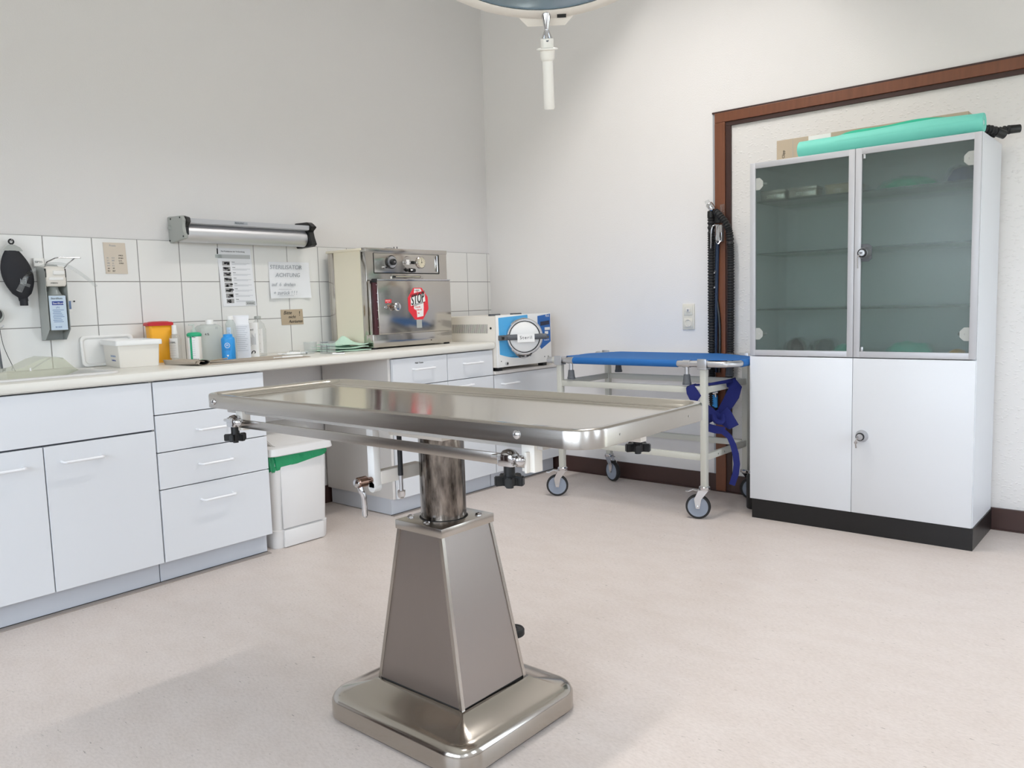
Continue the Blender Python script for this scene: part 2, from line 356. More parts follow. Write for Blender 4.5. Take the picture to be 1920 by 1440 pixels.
def thing(name, label, cat, loc=(0, 0, 0), group=None):
    o = bpy.data.objects.new(name, None); COL.objects.link(o); o.location = loc; o.empty_display_size = .05
    o['label'] = label; o['category'] = cat; o['_o'] = tuple(loc)
    if group: o['group'] = group
    return o
def tag(o, label, cat, group=None):
    o['label'] = label; o['category'] = cat
    if group: o['group'] = group
    return o
def struct(mb, name):
    o = mb.build(name, smooth=0); o['kind'] = 'structure'; return o
def rrect(x0, x1, y0, y1, r, z, n=6):
    out = []
    for cx, cy, a in ((x1-r, y1-r, 0), (x0+r, y1-r, 90), (x0+r, y0+r, 180), (x1-r, y0+r, 270)):
        for i in range(n+1):
            t = R(a+90*i/n); out.append((cx+r*math.cos(t), cy+r*math.sin(t), z))
    return out
Y_, Z_, X_ = (0, 1, 0), (0, 0, 1), (1, 0, 0)

# ------------------------------------------------------------------ room
struct(MB().box('floor', -.2, XR+.2, YF-.2, .2, -.1, 0), 'floor')
struct(MB().box('ceiling', -.2, XR+.2, YF-.2, .2, CEIL, CEIL+.1), 'ceiling')
struct(MB().box('paint_left_shaded', -.2, 0, YF-.2, .2, 0, CEIL), 'wall_left')
# back wall: smooth paint left of the old door opening, woodchip paper inside the frame and to the right
b = MB(); b.box('paint', 0, 1.72, 0, .2, 0, CEIL); b.box('paint', 1.72, XR, 0, .2, 2.06, CEIL); b.box('wallpaper', 1.72, XR, .006, .2, 0, 2.06)
struct(b, 'wall_back')
b = MB(); b.box('paint', -.2, XR+.2, YF-.2, YF, 0, WZ0); b.box('paint', -.2, XR+.2, YF-.2, YF, WZ1, CEIL)
xs_ = [-.2]+[v for p in WIN_FILL for v in p]+[XR+.2]
for i in range(0, len(xs_), 2): b.box('paint', xs_[i], xs_[i+1], YF-.2, YF, WZ0, WZ1)
struct(b, 'wall_front')
for k, (a, c) in enumerate(WIN_FILL):  # added windows, out of view, letting in fill light for the back wall
    b = MB(); t = .06
    for x0, x1, z0, z1 in ((a, c, WZ0, WZ0+t), (a, c, WZ1-t, WZ1), (a, a+t, WZ0, WZ1), (c-t, c, WZ0, WZ1), ((a+c)/2-.05, (a+c)/2+.05, WZ0, WZ1)):
        b.box('white', x0, x1, YF-.12, YF-.05, z0, z1, .004)
    f = struct(b, 'window_%d' % (k+4))
    MB().box('winglass', a+t/2, c-t/2, YF-.086, YF-.08, WZ0+t/2, WZ1-t/2).build('pane', f)
    MB().box('offwhite', a-.03, c+.03, YF-.05, YF+.12, WZ0-.03, WZ0, .004).build('window_sill', f)
b = MB(); b.box('paint', XR, XR+.2, YF, 0, WZ1, CEIL)
ys = [YF]+[v for p in WIN for v in p[:2]]+[0]
for i in range(0, len(ys), 2): b.box('paint', XR, XR+.2, ys[i], ys[i+1], 0, WZ1)
for a, c, z in WIN: b.box('paint', XR, XR+.2, a, c, 0, z)
struct(b, 'wall_right')
for k, (a, c, WZ0) in enumerate(WIN):
    b = MB(); t = .06
    for y0, y1, z0, z1 in ((a, c, WZ0, WZ0+t), (a, c, WZ1-t, WZ1), (a, a+t, WZ0, WZ1), (c-t, c, WZ0, WZ1), ((a+c)/2-.05, (a+c)/2+.05, WZ0, WZ1)):
        b.box('white', XR+.05, XR+.12, y0, y1, z0, z1, .004)
    f = struct(b, 'window_%d' % (k+1))
    MB().box('winglass', XR+.08, XR+.086, a+t/2, c-t/2, WZ0+t/2, WZ1-t/2).build('pane', f)
    MB().box('offwhite', XR-.12, XR+.05, a-.03, c+.03, WZ0-.03, WZ0, .004).build('window_sill', f)
struct(MB().box('tile', 0, .008, -4.9, 0, .862, 1.441, .001, 1), 'trim_1')
# brown door frame round the walled-up opening
b = MB(); b.box('brown', 1.692, 1.752, -.016, .01, 0, 2.0365, .002); b.box('brown', 1.692, 4.2, -.016, .01, 2.037, 2.088, .002)
b.box('darkbrown', 1.7525, 1.782, -.009, .01, 0, 2.0145, .001); b.box('darkbrown', 1.7525, 4.2, -.009, .01, 2.015, 2.0365, .001)  # inner side of the frame, its shade put in as dark brown
b.box('edge', 1.676, 1.6915, -.004, .01, 0, 2.088); b.box('darkbrown', 1.676, 4.2, -.012, .01, 2.0885, 2.097)
struct(b, 'trim_2')
b = MB(); b.box('skirting', .02, 1.692, -.012, .0, 0, .1, .002); b.box('skirting', 1.782, XR, -.012, .004, 0, .1, .002); b.box('skirting', .02, XR, -.02, 0, 0, .006)
struct(b, 'baseboard_back')
b = MB(); b.box('skirting', 0, .012, YF, 0, 0, .1, .002); struct(b, 'baseboard_left')
b = MB(); b.box('skirting', XR-.012, XR, YF, 0, 0, .1, .002); struct(b, 'baseboard_right')

# unseen brown doors added behind the camera, something dark for the steel to mirror
b = MB(); b.box('brown', .12, 1.2, YF, YF+.03, 0, 2.08, .003); b.box('darkbrown', .18, 1.14, YF+.03, YF+.04, .01, 2.02, .003); b.cyl('alu', (1.08, YF+.04, 1.03), (1.08, YF+.09, 1.03), .01, 12); struct(b, 'reflection_door_1')
b = MB(); b.box('brown', 0, .03, -5.85, -4.95, 0, 2.08, .003); b.box('darkbrown', .03, .04, -5.8, -5.0, .01, 2.02, .003); struct(b, 'reflection_door_2')
# ceiling luminaires (out of frame, they light the room)
for (lx, ly, ln, pw) in LUM:
    t = thing('ceiling_luminaire', 'white boxed fluorescent luminaire on the ceiling %s' % ('in front of the brown door frame' if ly > -1.5 else 'near the window wall'), 'ceiling light', (lx, ly, CEIL), 'ceiling luminaires')
    b = MB(); dz = .19
    for q in ((lx-.17, lx-.16, ly-ln/2, ly+ln/2), (lx+.16, lx+.17, ly-ln/2, ly+ln/2), (lx-.17, lx+.17, ly-ln/2, ly-ln/2+.01), (lx-.17, lx+.17, ly+ln/2-.01, ly+ln/2)):
        b.box('ceiling', *q, CEIL-dz, CEIL-.001)
    b.build('housing', t)
    lo = area('fluorescent_lamp', (lx, ly, CEIL-.02), (0, 0, 0), .10, ln-.1, pw, (1, .965, .94), R(160))
    lo.parent = t; lo.location = (0, 0, -.03)

# ------------------------------------------------------------------ kitchen-style cabinets on the left wall
FX, KX, ZB, ZT = .593, .54, .093, .834
def bar_handle(b, x, y0, y1, z):
    b.tube('handle', [(x, y0, z), (x+.026, y0, z), (x+.032, y0+.006, z), (x+.032, y1-.006, z), (x+.026, y1, z), (x, y1, z)], .0048, 8, smooth=False)
def front(par, name, y0, y1, z0, z1, hy=None, hz=None, x=FX, m='laminate', g=.002):
    d = MB().box(m, x-.018, x, y0+g, y1-g, z0+g, z1-g, .0012, 1).build(name, par)
    if hy: 
        b = MB(); bar_handle(b, x, hy[0], hy[1], hz); b.build('handle', d)
    return d
def carcass(par, y0, y1, z1, x=FX, zin=None):
    b = MB()
    b.box('seam', .02, x-.0195, y0+.004, y1-.004, ZB+.003, zin or z1-.004)
    if zin: b.box('seam', x-.0255, x-.0195, y0+.004, y1-.004, zin-.001, z1-.004)
    b.box('warmwhite', .02, x-.02, y0, y0+.0155, ZB, z1); b.box('warmwhite', .02, x-.02, y1-.0155, y1, ZB, z1)
    b.build('body', par)
    b = MB(); b.box('plinth', .03, KX, y0+.001, y1-.001, .003, ZB, .001, 1); b.build('plinth', par)
t = thing('sink_cabinet', 'white sink base cabinet with doors below a plain panel, at the left edge', 'cabinet', (.3, -3.09, 0), 'white base cabinets')
carcass(t, -3.904, -2.686, ZT, zin=.70)
front(t, 'door', -3.904, -3.5, ZB, .635, (-3.73, -3.57), .571)
front(t, 'front_panel', -3.904, -2.686, .638, ZT-.004)
front(t, 'door', -3.5, -3.096, ZB, .635, (-3.325, -3.165), .571)
front(t, 'door', -3.096, -2.686, ZB, .635, (-3.04, -2.9), .571)
t = thing('drawer_cabinet', 'white four-drawer base cabinet between the sink doors and the waste bin', 'cabinet', (.3, -2.43, 0), 'white base cabinets')
carcass(t, -2.684, -2.184, ZT)
for z0, z1, hz in ((.695, ZT-.004, .765), (.543, .695, .618), (.392, .543, .473), (ZB, .392, .321)):
    front(t, 'drawer', -2.684, -2.184, z0, z1, (-2.512, -2.368) if hz != .765 else None, hz)
t = thing('drawer_cabinet', 'white base cabinet with drawers over doors under the steel sterilizer', 'cabinet', (.3, -1.04, 0), 'white base cabinets')
carcass(t, -1.435, -.652, ZT)
MB().box('warmwhite', .02, FX-.02, -1.449, -1.435, ZB, ZT).build('side_panel', t)
front(t, 'drawer', -1.433, -1.033, .68, ZT-.004, (-1.292, -1.15), .767)
front(t, 'drawer', -1.033, -.654, .68, ZT-.004, (-.905, -.765), .767)
front(t, 'door', -1.433, -1.033, ZB, .68, (-1.29, -1.15), .645)
front(t, 'door', -1.033, -.654, ZB, .68, (-.99, -.85), .645)
MB().text('ink', 'Müll Tüten', .013, (FX+.0012, -1.275, .794), Y_, Z_, align='LEFT', spacing=1.05).build('marker_note', t)
t = thing('low_cabinet', 'low white cabinet standing under the blue-fronted autoclave', 'cabinet', (.3, -.34, 0), 'white base cabinets')
carcass(t, -.648, -.03, .68)
MB().box('warmwhite', .02, FX+.012, -.65, -.02, .682, .7, .002).build('top_panel', t)
front(t, 'door', -.648, -.03, ZB, .68, (-.585, -.445), .622)
struct(MB().box('ink', KX, KX+.004, -4.6, -2.186, 0, .005).box('strip', KX+.004, KX+.036, -4.6, -2.186, 0, .0035), 'trim_3')
struct(MB().box('ink', KX, KX+.004, -1.44, -.03, 0, .005).box('strip', KX+.004, KX+.026, -1.44, -.03, 0, .0035), 'trim_4')

# worktop with the opening for the inset sink
WX, WT = .613, .874
SY0, SY1, SX0, SX1 = -3.75, -2.79, .10, .525
b = MB()
def wt_edge(y0, y1):       # post-formed front edge profile
    pr = [(SX1, ZT), (WX-.012, ZT), (WX-.003, ZT+.006), (WX, ZT+.014), (WX, WT-.014), (WX-.004, WT-.004), (WX-.014, WT), (SX1, WT)]
    b.loops('worktop', [[(x, y, z) for x, z in pr] for y in (y0, y1)])
wt_edge(-4.9, -.655)
b.box('worktop', .009, SX0, -4.9, -.655, ZT, WT); b.box('worktop', SX0, SX1, -4.9, SY0, ZT, WT); b.box('worktop', SX0, SX1, SY1, -.655, ZT, WT)
tag(b.build('worktop', loc=(.3, -2.6, ZT)), 'long cream worktop along the tiled wall', 'worktop')
b = MB()
def sk(off, z, r): return rrect(SX0-.025+off, SX1+.022-off, SY0-.02+off, SY1+.02-off, r, z)
b.loops('sink', [sk(0, WT+.0005, .05), sk(.002, WT+.007, .05), sk(.008, WT+.009, .045), sk(.026, WT+.008, .035), sk(.034, WT+.001, .03), sk(.045, WT-.13, .05), sk(.1, WT-.15, .08)], cap0=False)
b.lathe('chrome', [(.035, WT-.1495), (.04, WT-.147), (.025, WT-.146)], (.32, -3.3, 0))
tag(b.build('sink', loc=(.32, -3.27, WT), smooth=50), 'white inset sink let into the worktop at the left', 'sink')

# clear plastic scoop-like tray standing in the sink corner
b = MB(); 
pr = [(-3.135, .80), (-3.135, .905), (-3.085, .912), (-3.02, .94), (-2.985, .948), (-2.94, .942), (-2.90, .90), (-2.885, .89)]
def sc(x, k, dz=0): return [(x, -3.02+(y+3.02)*k, z+dz) for y, z in pr]
b.loops('paleyellow', [sc(.27, .9), sc(.42, 1)], cap0=True, cap1=True)
b.box('white', .425, .427, -3.06, -3.055, .90, .912); 
b.tube('clear', [(.423, -3.055, .905), (.423, -2.985, .944), (.423, -2.965, .946), (.423, -2.94, .938)], .0022, 6)
tag(b.build('plastic_tray', loc=(.35, -3.02, .8)), 'translucent yellowish plastic tray upturned in the sink', 'tray')

# ------------------------------------------------------------------ things hung on the tiles
TX = .0085
# black breathing bag
t = thing('breathing_bag', 'black rubber breathing bag hanging on the tiles at left', 'breathing bag', (TX, -2.95, 1.4))
b = MB(); lp = []
ctr = lambda k: -2.975+.052*k*k
for k in range(15):
    s = k/14; z = 1.372-.205*s; wd = .010+.049*math.sin(PI*min(1, (s*.93+.07)))**.75; 
    if s > .9: wd = .018
    yc = -2.958+.028*s
    th = .004+.030*math.sin(PI*min(1, s*.95+.03))
    lp.append([(TX+.034+th*math.cos(a), yc+wd*math.sin(a), z) for a in [2*PI*i/20 for i in range(20)]])
b.loops('bag', lp); b.build('bag', t, smooth=60)
MB().prism('alupaint', [(-2.992, 1.372), (-2.982, 1.387), (-2.968, 1.396), (-2.948, 1.396), (-2.928, 1.385), (-2.918, 1.37)], .0, .004, Matrix(((0, 0, 1, TX+.036), (1, 0, 0, 0), (0, 1, 0, 0), (0, 0, 0, 1)))).build('collar', t)
b = MB(); b.tube('black', [(TX+.036, -2.958+.009*math.sin(a), 1.408+.009*math.cos(a)) for a in [2*PI*i/14 for i in range(15)]], .0035, 6, False); b.box('black', TX+.033, TX+.039, -2.963, -2.953, 1.39, 1.4)
b.tube('chrome', [(TX, -2.958, 1.41), (TX+.036, -2.958, 1.41), (TX+.045, -2.958, 1.416)], .002, 6); b.build('hanging_loop', t)
b = MB(); b.lathe('bag', [(.015, 0), (.015, .026), (.012, .03)], (TX+.034, -2.93, 1.148)); b.build('nozzle', t)
b = MB(); b.box('greyink', TX+.0655, TX+.067, -2.947, -2.925, 1.238, 1.26); b.box('bag', TX+.066, TX+.0675, -2.944, -2.928, 1.241, 1.257); b.text('greyink', '22', .013, (TX+.0677, -2.943, 1.244), Y_, Z_); b.build('size_print', t)
# pressure gauge at the very edge
t = thing('pressure_gauge', 'small round grey gauge hanging at the left edge of the tiles', 'gauge', (TX, -3.07, 1.12))
b = MB(); b.lathe('alupaint', [(.03, 0), (.032, .004), (.032, .02), (.028, .024)], (TX+.003, -3.035, 1.11), X_); b.lathe('black', [(.024, 0), (.024, .0012)], (TX+.0265, -3.035, 1.115), X_); b.build('dial', t)
b = MB(); b.tube('chrome', [(TX+.012, -3.028, 1.08), (TX+.014, -3.024, 1.062), (TX+.014, -3.012, 1.062), (TX+.014, -3.006, 1.07)], .002, 6); b.build('hook', t)
b = MB(); b.tube('greyrub', [(TX+.02, -3.035, 1.08), (TX+.025, -3.035, 1.0), (TX+.03, -3.03, .882)], .004, 8); b.tube('ink', [(TX+.016, -3.022, 1.06), (TX+.04, -3.02, .98), (.12, -3.01, .885)], .0012, 5); b.build('tubing', t)
# paper roll style holder bar above the tiles
t = thing('roll_holder', 'silver roll held in a grey wall bracket above the tiles', 'roll dispenser', (0, -1.93, 1.49))
RY0, RY1, RZ = -2.235, -1.575, 1.487
b = MB()
b.prism('alupaint', [(0, 1.428), (.150, 1.442), (.154, 1.455), (.138, 1.47), (.132, 1.50), (.142, 1.528), (.125, 1.548), (.0, 1.552)], 0, .018, Matrix(((1, 0, 0, 0), (0, 0, 1, RY0-.036), (0, 1, 0, 0), (0, 0, 0, 1))), .002)
for x, z in ((.012, 1.44), (.03, 1.54), (.140, 1.452), (.118, 1.54)): b.cyl('black', (x, RY0-.038, z), (x, RY0-.034, z), .004, 10)
b.lathe('alupaint', [(.006, 0), (.014, .008)], (.02, RY0-.045, 1.5), Y_, 14)
b.build('side_bracket', t)
b = MB(); b.prism('black', [(.0, 1.425), (.125, 1.43), (.145, 1.44), (.128, 1.48), (.120, 1.51), (.15, 1.53), (.13, 1.545), (.11, 1.558), (.0, 1.56)], 0, .036, Matrix(((1, 0, 0, 0), (0, 0, 1, RY1+.012), (0, 1, 0, 0), (0, 0, 0, 1))), .003)
b.build('end_cap', t)
b = MB(); b.prism('black', [(.1, 1.475), (.125, 1.46), (.128, 1.50), (.15, 1.52), (.145, 1.54), (.1, 1.552)], 0, .02, Matrix(((1, 0, 0, 0), (0, 0, 1, RY0-.019), (0, 1, 0, 0), (0, 0, 0, 1))), .002)
b.build('corner_cap', t)
b = MB(); b.prism('alu_frame', [(.0, 1.518), (.11, 1.512), (.13, 1.516), (.132, 1.538), (.115, 1.54), (.0, 1.545)], 0, RY1-RY0+.03, Matrix(((1, 0, 0, 0), (0, 0, 1, RY0-.018), (0, 1, 0, 0), (0, 0, 0, 1))), .0015); 
b.box('greyink', .1315, .1335, -2.0, -1.93, 1.5225, 1.5335); b.text('ink', 'ROLLMAT', .011, (.1337, -1.997, 1.5245), Y_, Z_); b.build('cutter_bar', t)
b = MB(); b.cyl('rollsilver', (.075, RY0-.02, 1.473), (.075, RY1+.012, 1.473), .043, 32, bev=.004); b.cyl('black', (.075, RY0-.034, 1.473), (.075, RY1+.03, 1.473), .015, 12); b.build('roll', t)
b = MB(); b.box('alupaint', 0, .01, RY0-.02, RY1+.02, 1.435, 1.545); b.build('back_plate', t)

# soap / disinfectant dispenser
t = thing('disinfectant_dispenser', 'steel wall dispenser with elbow lever and pale blue bottle', 'dispenser', (TX, -2.8, 1.15))
DY0, DY1 = -2.862, -2.778
side = [(TX, 1.315), (.088, 1.30), (.098, 1.285), (.098, 1.045), (.045, 1.0), (TX, 1.0)]
for y in (DY0, DY1-.0015):
    MB().prism('alupaint', side, 0, .0015, Matrix(((1, 0, 0, 0), (0, 0, 1, y), (0, 1, 0, 0), (0, 0, 0, 1)))).build('side_plate', t)
b = MB(); b.box('alupaint', TX, TX+.0015, DY0, DY1, 1.0, 1.32); b.box('alupaint', TX, .045, DY0, DY1, 1.0, 1.0015); b.build('back_plate', t)
b = MB(); b.prism('offwhite', [(TX+.01, 1.225), (.094, 1.225), (.101, 1.235), (.101, 1.29), (.09, 1.308), (TX+.01, 1.312)], 0, .077, Matrix(((1, 0, 0, 0), (0, 0, 1, DY0+.0035), (0, 1, 0, 0), (0, 0, 0, 1))), .003)
b.box('white', .1, .108, DY0+.03, DY0+.075, 1.272, 1.29, .003); b.box('white', .1, .104, DY0+.012, DY0+.07, 1.25, 1.262, .002)
b.text('ink', 'STERISOL', .007, (.1022, DY0+.018, 1.236), Y_, Z_); b.build('pump_cover', t)
b = MB(); b.box('cloudy', .035, .092, DY0+.008, DY1-.008, 1.04, 1.19, .008); b.lathe('cloudy', [(.03, 0), (.02, .02), (.016, .035)], (.063, (DY0+DY1)/2, 1.189), n=16); bo = b.build('bottle', t)
b = MB(); b.box('labelblue', .092, .0928, DY0+.009, DY1-.009, 1.043, 1.186); b.box('blueink', .0928, .0933, DY0+.02, DY1-.02, 1.147, 1.163)
b.text('white', 'Sterillium', .011, (.0934, DY0+.0225, 1.151), Y_, Z_); b.text('ink', 'Sterillium', .012, (.0931, DY0+.016, 1.171), Y_, Z_, shear=.2)
for i in range(8): b.box('faintblue', .0928, .0931, DY0+.02+.002*(i % 2), DY1-.02-.004*((i*3) % 4), 1.125-.007*i, 1.1275-.007*i)
b.text('faintblue', '(A)', .011, ((.0931), (DY0+DY1)/2-.008, 1.134), Y_, Z_); b.text('faintblue', 'BODE', .01, (.0931, DY0+.026, 1.052), Y_, Z_)
b.build('label', bo)
b = MB(); zz = 1.318
b.tube('chrome', [(.085, DY0+.006, 1.30), (.10, DY0+.012, 1.325), (.165, DY0+.022, 1.338), (.17, DY0+.03, 1.339), (.17, DY1+.03, 1.34), (.165, DY1+.034, 1.34)], .0028, 8, False)
b.tube('chrome', [(.085, DY1-.004, 1.30), (.12, DY1+.0, 1.318), (.168, DY1+.012, 1.339)], .0028, 8, False); b.build('elbow_lever', t)
b = MB(); b.box('black', .085, .0995, DY0+.0015, DY0+.005, 1.262, 1.298, .001); b.build('hinge', t)
b = MB(); b.box('black', .085, .0995, DY1-.005, DY1-.0016, 1.262, 1.298, .001); b.build('hinge', t)
b = MB(); b.box('white', TX, TX+.02, DY0-.012, DY0+.028, 1.31, 1.345, .002); b.text('ink', 'SEPTO', .011, (TX+.0205, DY0-.009, 1.325), Y_, Z_, xs=.9); b.build('name_plate', t)
# clear tube with connector draped over the dispenser
t = thing('clear_tube', 'clear plastic breathing tube draped over the steel dispenser', 'tube', (.12, -2.85, 1.28))
b = MB(); b.tube('clear', [(.135, -2.965, 1.235), (.13, -2.93, 1.275), (.12, -2.885, 1.302), (.11, -2.83, 1.318), (.10, -2.775, 1.312), (.09, -2.72, 1.28), (.085, -2.675, 1.245), (.083, -2.655, 1.225)], .0065, 10); b.build('tube', t)
b = MB(); b.cyl('black', (.132, -2.938, 1.268), (.131, -2.925, 1.28), .0085, 12); b.build('black_ring', t)
b = MB(); b.cyl('clear', (.136, -2.975, 1.205), (.134, -2.945, 1.26), .011, 14, .009); b.cyl('clear', (.135, -2.958, 1.236), (.14, -2.935, 1.225), .006, 10); b.build('connector', t)
# hook sticker right of dispenser
b = MB(); b.box('faintblue', TX, TX+.002, -2.745, -2.735, 1.13, 1.165, .0005); b.box('white', TX, TX+.001, -2.748, -2.732, 1.12, 1.17)
b.cyl('ink', (TX, -2.722, 1.163), (TX+.006, -2.722, 1.163), .003, 8)
tag(b.build('hook_sticker', loc=(TX, -2.74, 1.15)), 'tiny pale blue sticker and screw right of the dispenser', 'sticker')

def sheet(name, y0, y1, z0, z1, m, label, cat, skew=0, curl=.0, x=TX, group=None):
    """a hanging sheet with real thickness; skew leans it, curl lifts the bottom corners"""
    b = MB(); n = 10; g = bmesh.new(); V = {}
    for i in range(n+1):
        for j in range(n+1):
            u = i/n; v = j/n
            y = y0+(y1-y0)*u+skew*(1-v); z = z0+(z1-z0)*v
            xx = x+.0012+curl*((1-v)**2)*(.4+.6*math.cos(u*PI*2)**2)+curl*.4*(1-v)*math.sin(u*7)
            for k in (0, 1): V[i, j, k] = g.verts.new((xx+k*.0008, y, z))
    for i in range(n):
        for j in range(n):
            g.faces.new([V[q] for q in ((i, j, 1), (i+1, j, 1), (i+1, j+1, 1), (i, j+1, 1))]); g.faces.new([V[q] for q in ((i, j, 0), (i, j+1, 0), (i+1, j+1, 0), (i+1, j, 0))])
    for i in range(n):
        g.faces.new([V[q] for q in ((i, 0, 0), (i+1, 0, 0), (i+1, 0, 1), (i, 0, 1))]); g.faces.new([V[q] for q in ((i, n, 0), (i, n, 1), (i+1, n, 1), (i+1, n, 0))])
        g.faces.new([V[q] for q in ((0, i, 0), (0, i, 1), (0, i+1, 1), (0, i+1, 0))]); g.faces.new([V[q] for q in ((n, i, 0), (n, i+1, 0), (n, i+1, 1), (n, i, 1))])
    b.add(g, m); o = b.build(name, loc=(x, (y0+y1)/2, z0)); tag(o, label, cat, group); return o
XS = TX+.0024
# beige typed note
o = sheet('price_note', -2.582, -2.484, 1.283, 1.422, 'note', 'small beige typed note taped high on the tiles', 'note', skew=.004)
b = MB(); random.seed(3)
b.text('greyink', 'Praxis', .012, (XS, -2.555, 1.405), Y_, Z_)
for r_ in range(7):
    z = 1.362-.0115*r_
    for c_ in (0, 1, 2):
        if c_ == 2 and r_ > 3: continue
        y = (-2.57, -2.548, -2.518)[c_]
        if c_ < 2 and r_ == 0: continue
        b.text('ink' if c_ == 2 or r_ > 4 else 'greyink', ''.join(random.choice('0123456789,.') for _ in range(3 if c_ < 2 else 5)), .0085, (XS, y, z), Y_, Z_)
b.build('typed_text', o)
# hand washing poster
o = sheet('instruction_poster', -2.036, -1.848, 1.125, 1.415, 'paper', 'printed instruction sheet with a column of photos on the tiles', 'poster', skew=.018)
b = MB()
def py(u, z): return -2.036+u*.188+.018*(1.415-z)/.29
b.text('ink', 'Die Praktikanten der Vorbereitung', .0098, (XS, py(.12, 1.40), 1.396), Y_, Z_, xs=.95)
b.box('greypaper', XS-.0006, XS, py(.02, 1.375), py(.97, 1.375), 1.364, 1.384)
b.box('cloudy', XS, XS+.001, py(-.06, 1.375), py(.12, 1.375), 1.366, 1.382)
for i in range(8):
    z = 1.350-i*.0268; b.box('midpaper', XS-.0006, XS+.0001, py(.12, z), py(.34, z), z-.022, z)
    rr = random.Random(i)
    for k in range(5):
        a = rr.random()*.16+.13; c = rr.random()*.012
        b.box('darkpaper' if k % 2 else 'ink', XS, XS+.0002, py(a, z), py(a+.05+rr.random()*.04, z), z-.021+c, z-.014+c)
    b.text('ink', 'Schritt', .006, (XS, py(.40, z), z-.005), Y_, Z_)
    for k in range(2): b.box('greyink', XS-.0004, XS, py(.40, z), py(.93-.1*k, z), z-.0115-.005*k, z-.0102-.005*k)
b.box('greypaper', XS-.0006, XS, py(.68, 1.14), py(.97, 1.14), 1.128, 1.148); b.text('ink', 'SCHÜLKE', .0095, (XS+.0003, py(.71, 1.14), 1.134), Y_, Z_)
b.box('ink', XS-.0006, XS, py(0, 1.39), py(.035, 1.39), 1.385, 1.413)
b.build('printed_pictures', o)
# handwritten sheet
o = sheet('handwritten_sign', -1.745, -1.492, 1.16, 1.352, 'paper', 'white paper with handwriting STERILISATOR ACHTUNG, bottom curling off the tiles', 'sign', skew=-.004, curl=.012)
b = MB()
b.text('greyink', 'STERILISATOR', .031, (XS+.004, -1.742, 1.315), Y_, (0, .05, 1), shear=.1, xs=1.02)
b.build('handwritten_line', o); b = MB()
b.text('greyink', 'ACHTUNG', .031, (XS+.0075, -1.712, 1.273), Y_, (0, .05, 1), shear=.1)
b.build('handwritten_line', o); b = MB()
b.text('greyink', 'auf  6  drehen', .026, (XS+.011, -1.74, 1.225), Y_, (0, .05, 1), shear=.15)
b.build('handwritten_line', o); b = MB()
b.text('greyink', '+ zurück ! ! !', .028, (XS+.0145, -1.735, 1.18), Y_, (0, .05, 1), shear=.15)
b.box('greyink', XS+.013, XS+.0134, -1.70, -1.62, 1.2075, 1.2088); b.box('greyink', XS+.0155, XS+.0159, -1.70, -1.61, 1.172, 1.1734)
b.build('handwritten_line', o)
# brown card under it
o = sheet('brown_card', -1.688, -1.55, 1.018, 1.1, 'cardbrown', 'small brown cardboard note asking not to tidy away, above the beaker', 'note', skew=.003)
b = MB(); b.text('ink', 'Bitte', .027, (XS, -1.672, 1.074), Y_, (0, .08, 1), shear=.2, extrude=.0005); b.build('handwritten_line', o); b = MB(); b.text('ink', 'nicht', .023, (XS, -1.642, 1.053), Y_, (0, .08, 1), shear=.2, extrude=.0005); b.build('handwritten_line', o); b = MB(); b.text('ink', 'Ausräumen', .024, (XS, -1.64, 1.028), Y_, (0, .08, 1), shear=.2, xs=.78, extrude=.0005); b.text('ink', '!', .035, (XS, -1.575, 1.066), Y_, (0, .05, 1), extrude=.0005)
b.build('handwritten_line', o)

# ------------------------------------------------------------------ things on the worktop
# white instrument tub with lid, seen corner-on, slightly rotated
def rotm(x, y, a): return Matrix.Translation((x, y, 0)) @ Matrix.Rotation(a, 4, 'Z')
def xf(b, x, y, a): bmesh.ops.transform(b.bm, matrix=rotm(x, y, a), verts=b.bm.verts); return b
ax, ay, aa = .170, -2.565, R(-10)
t = thing('instrument_tub', 'large white plastic tub with thick rim standing on the worktop beside the sink', 'tub', (ax, ay, WT))
b = MB(); lo = lambda i, z, r: rrect(-.136+i, .136-i, -.094+i, .094-i, r, z)
b.loops('offwhite', [lo(.016, WT+.0005, .006), lo(.015, WT+.004, .006), lo(.010, WT+.095, .006)], cap1=False)
b.loops('white', [lo(.010, WT+.094, .006), lo(.001, WT+.0945, .008), lo(.0, WT+.097, .008), lo(.0, WT+.112, .008), lo(.003, WT+.116, .007), lo(.008, WT+.116, .006), lo(.012, WT+.10, .006), lo(.022, WT+.008, .005)], cap0=False)
xf(b, ax, ay, aa).build('tub_body', t, smooth=40)
b = MB(); b.text('faintblue', 'Instrumenten', .015, (.03, -.0815, WT+.045), X_, Z_, align='CENTER'); b.text('blueink', 'Desinfektion', .013, (.03, -.0805, WT+.027), X_, Z_, align='CENTER'); xf(b, ax, ay, aa).build('printed_text', t)
b = MB(); mt = Matrix.Translation((.026, -2.60, WT+.001)) @ Matrix.Rotation(R(-7), 4, 'Y')
lr = lambda i, z: [(z_, x_, y_) for (x_, y_, z_) in rrect(-.115+i, .115-i, .0+i, .135-i, .018, z)]
b.loops('white', [lr(0, 0), lr(0, .010), lr(.006, .012), lr(.012, .009), lr(.014, .004)], mtx=mt)
tag(b.build('tub_lid', loc=(.04, -2.60, WT), smooth=50), 'white tub lid leaning on the tiles behind the tub', 'lid')
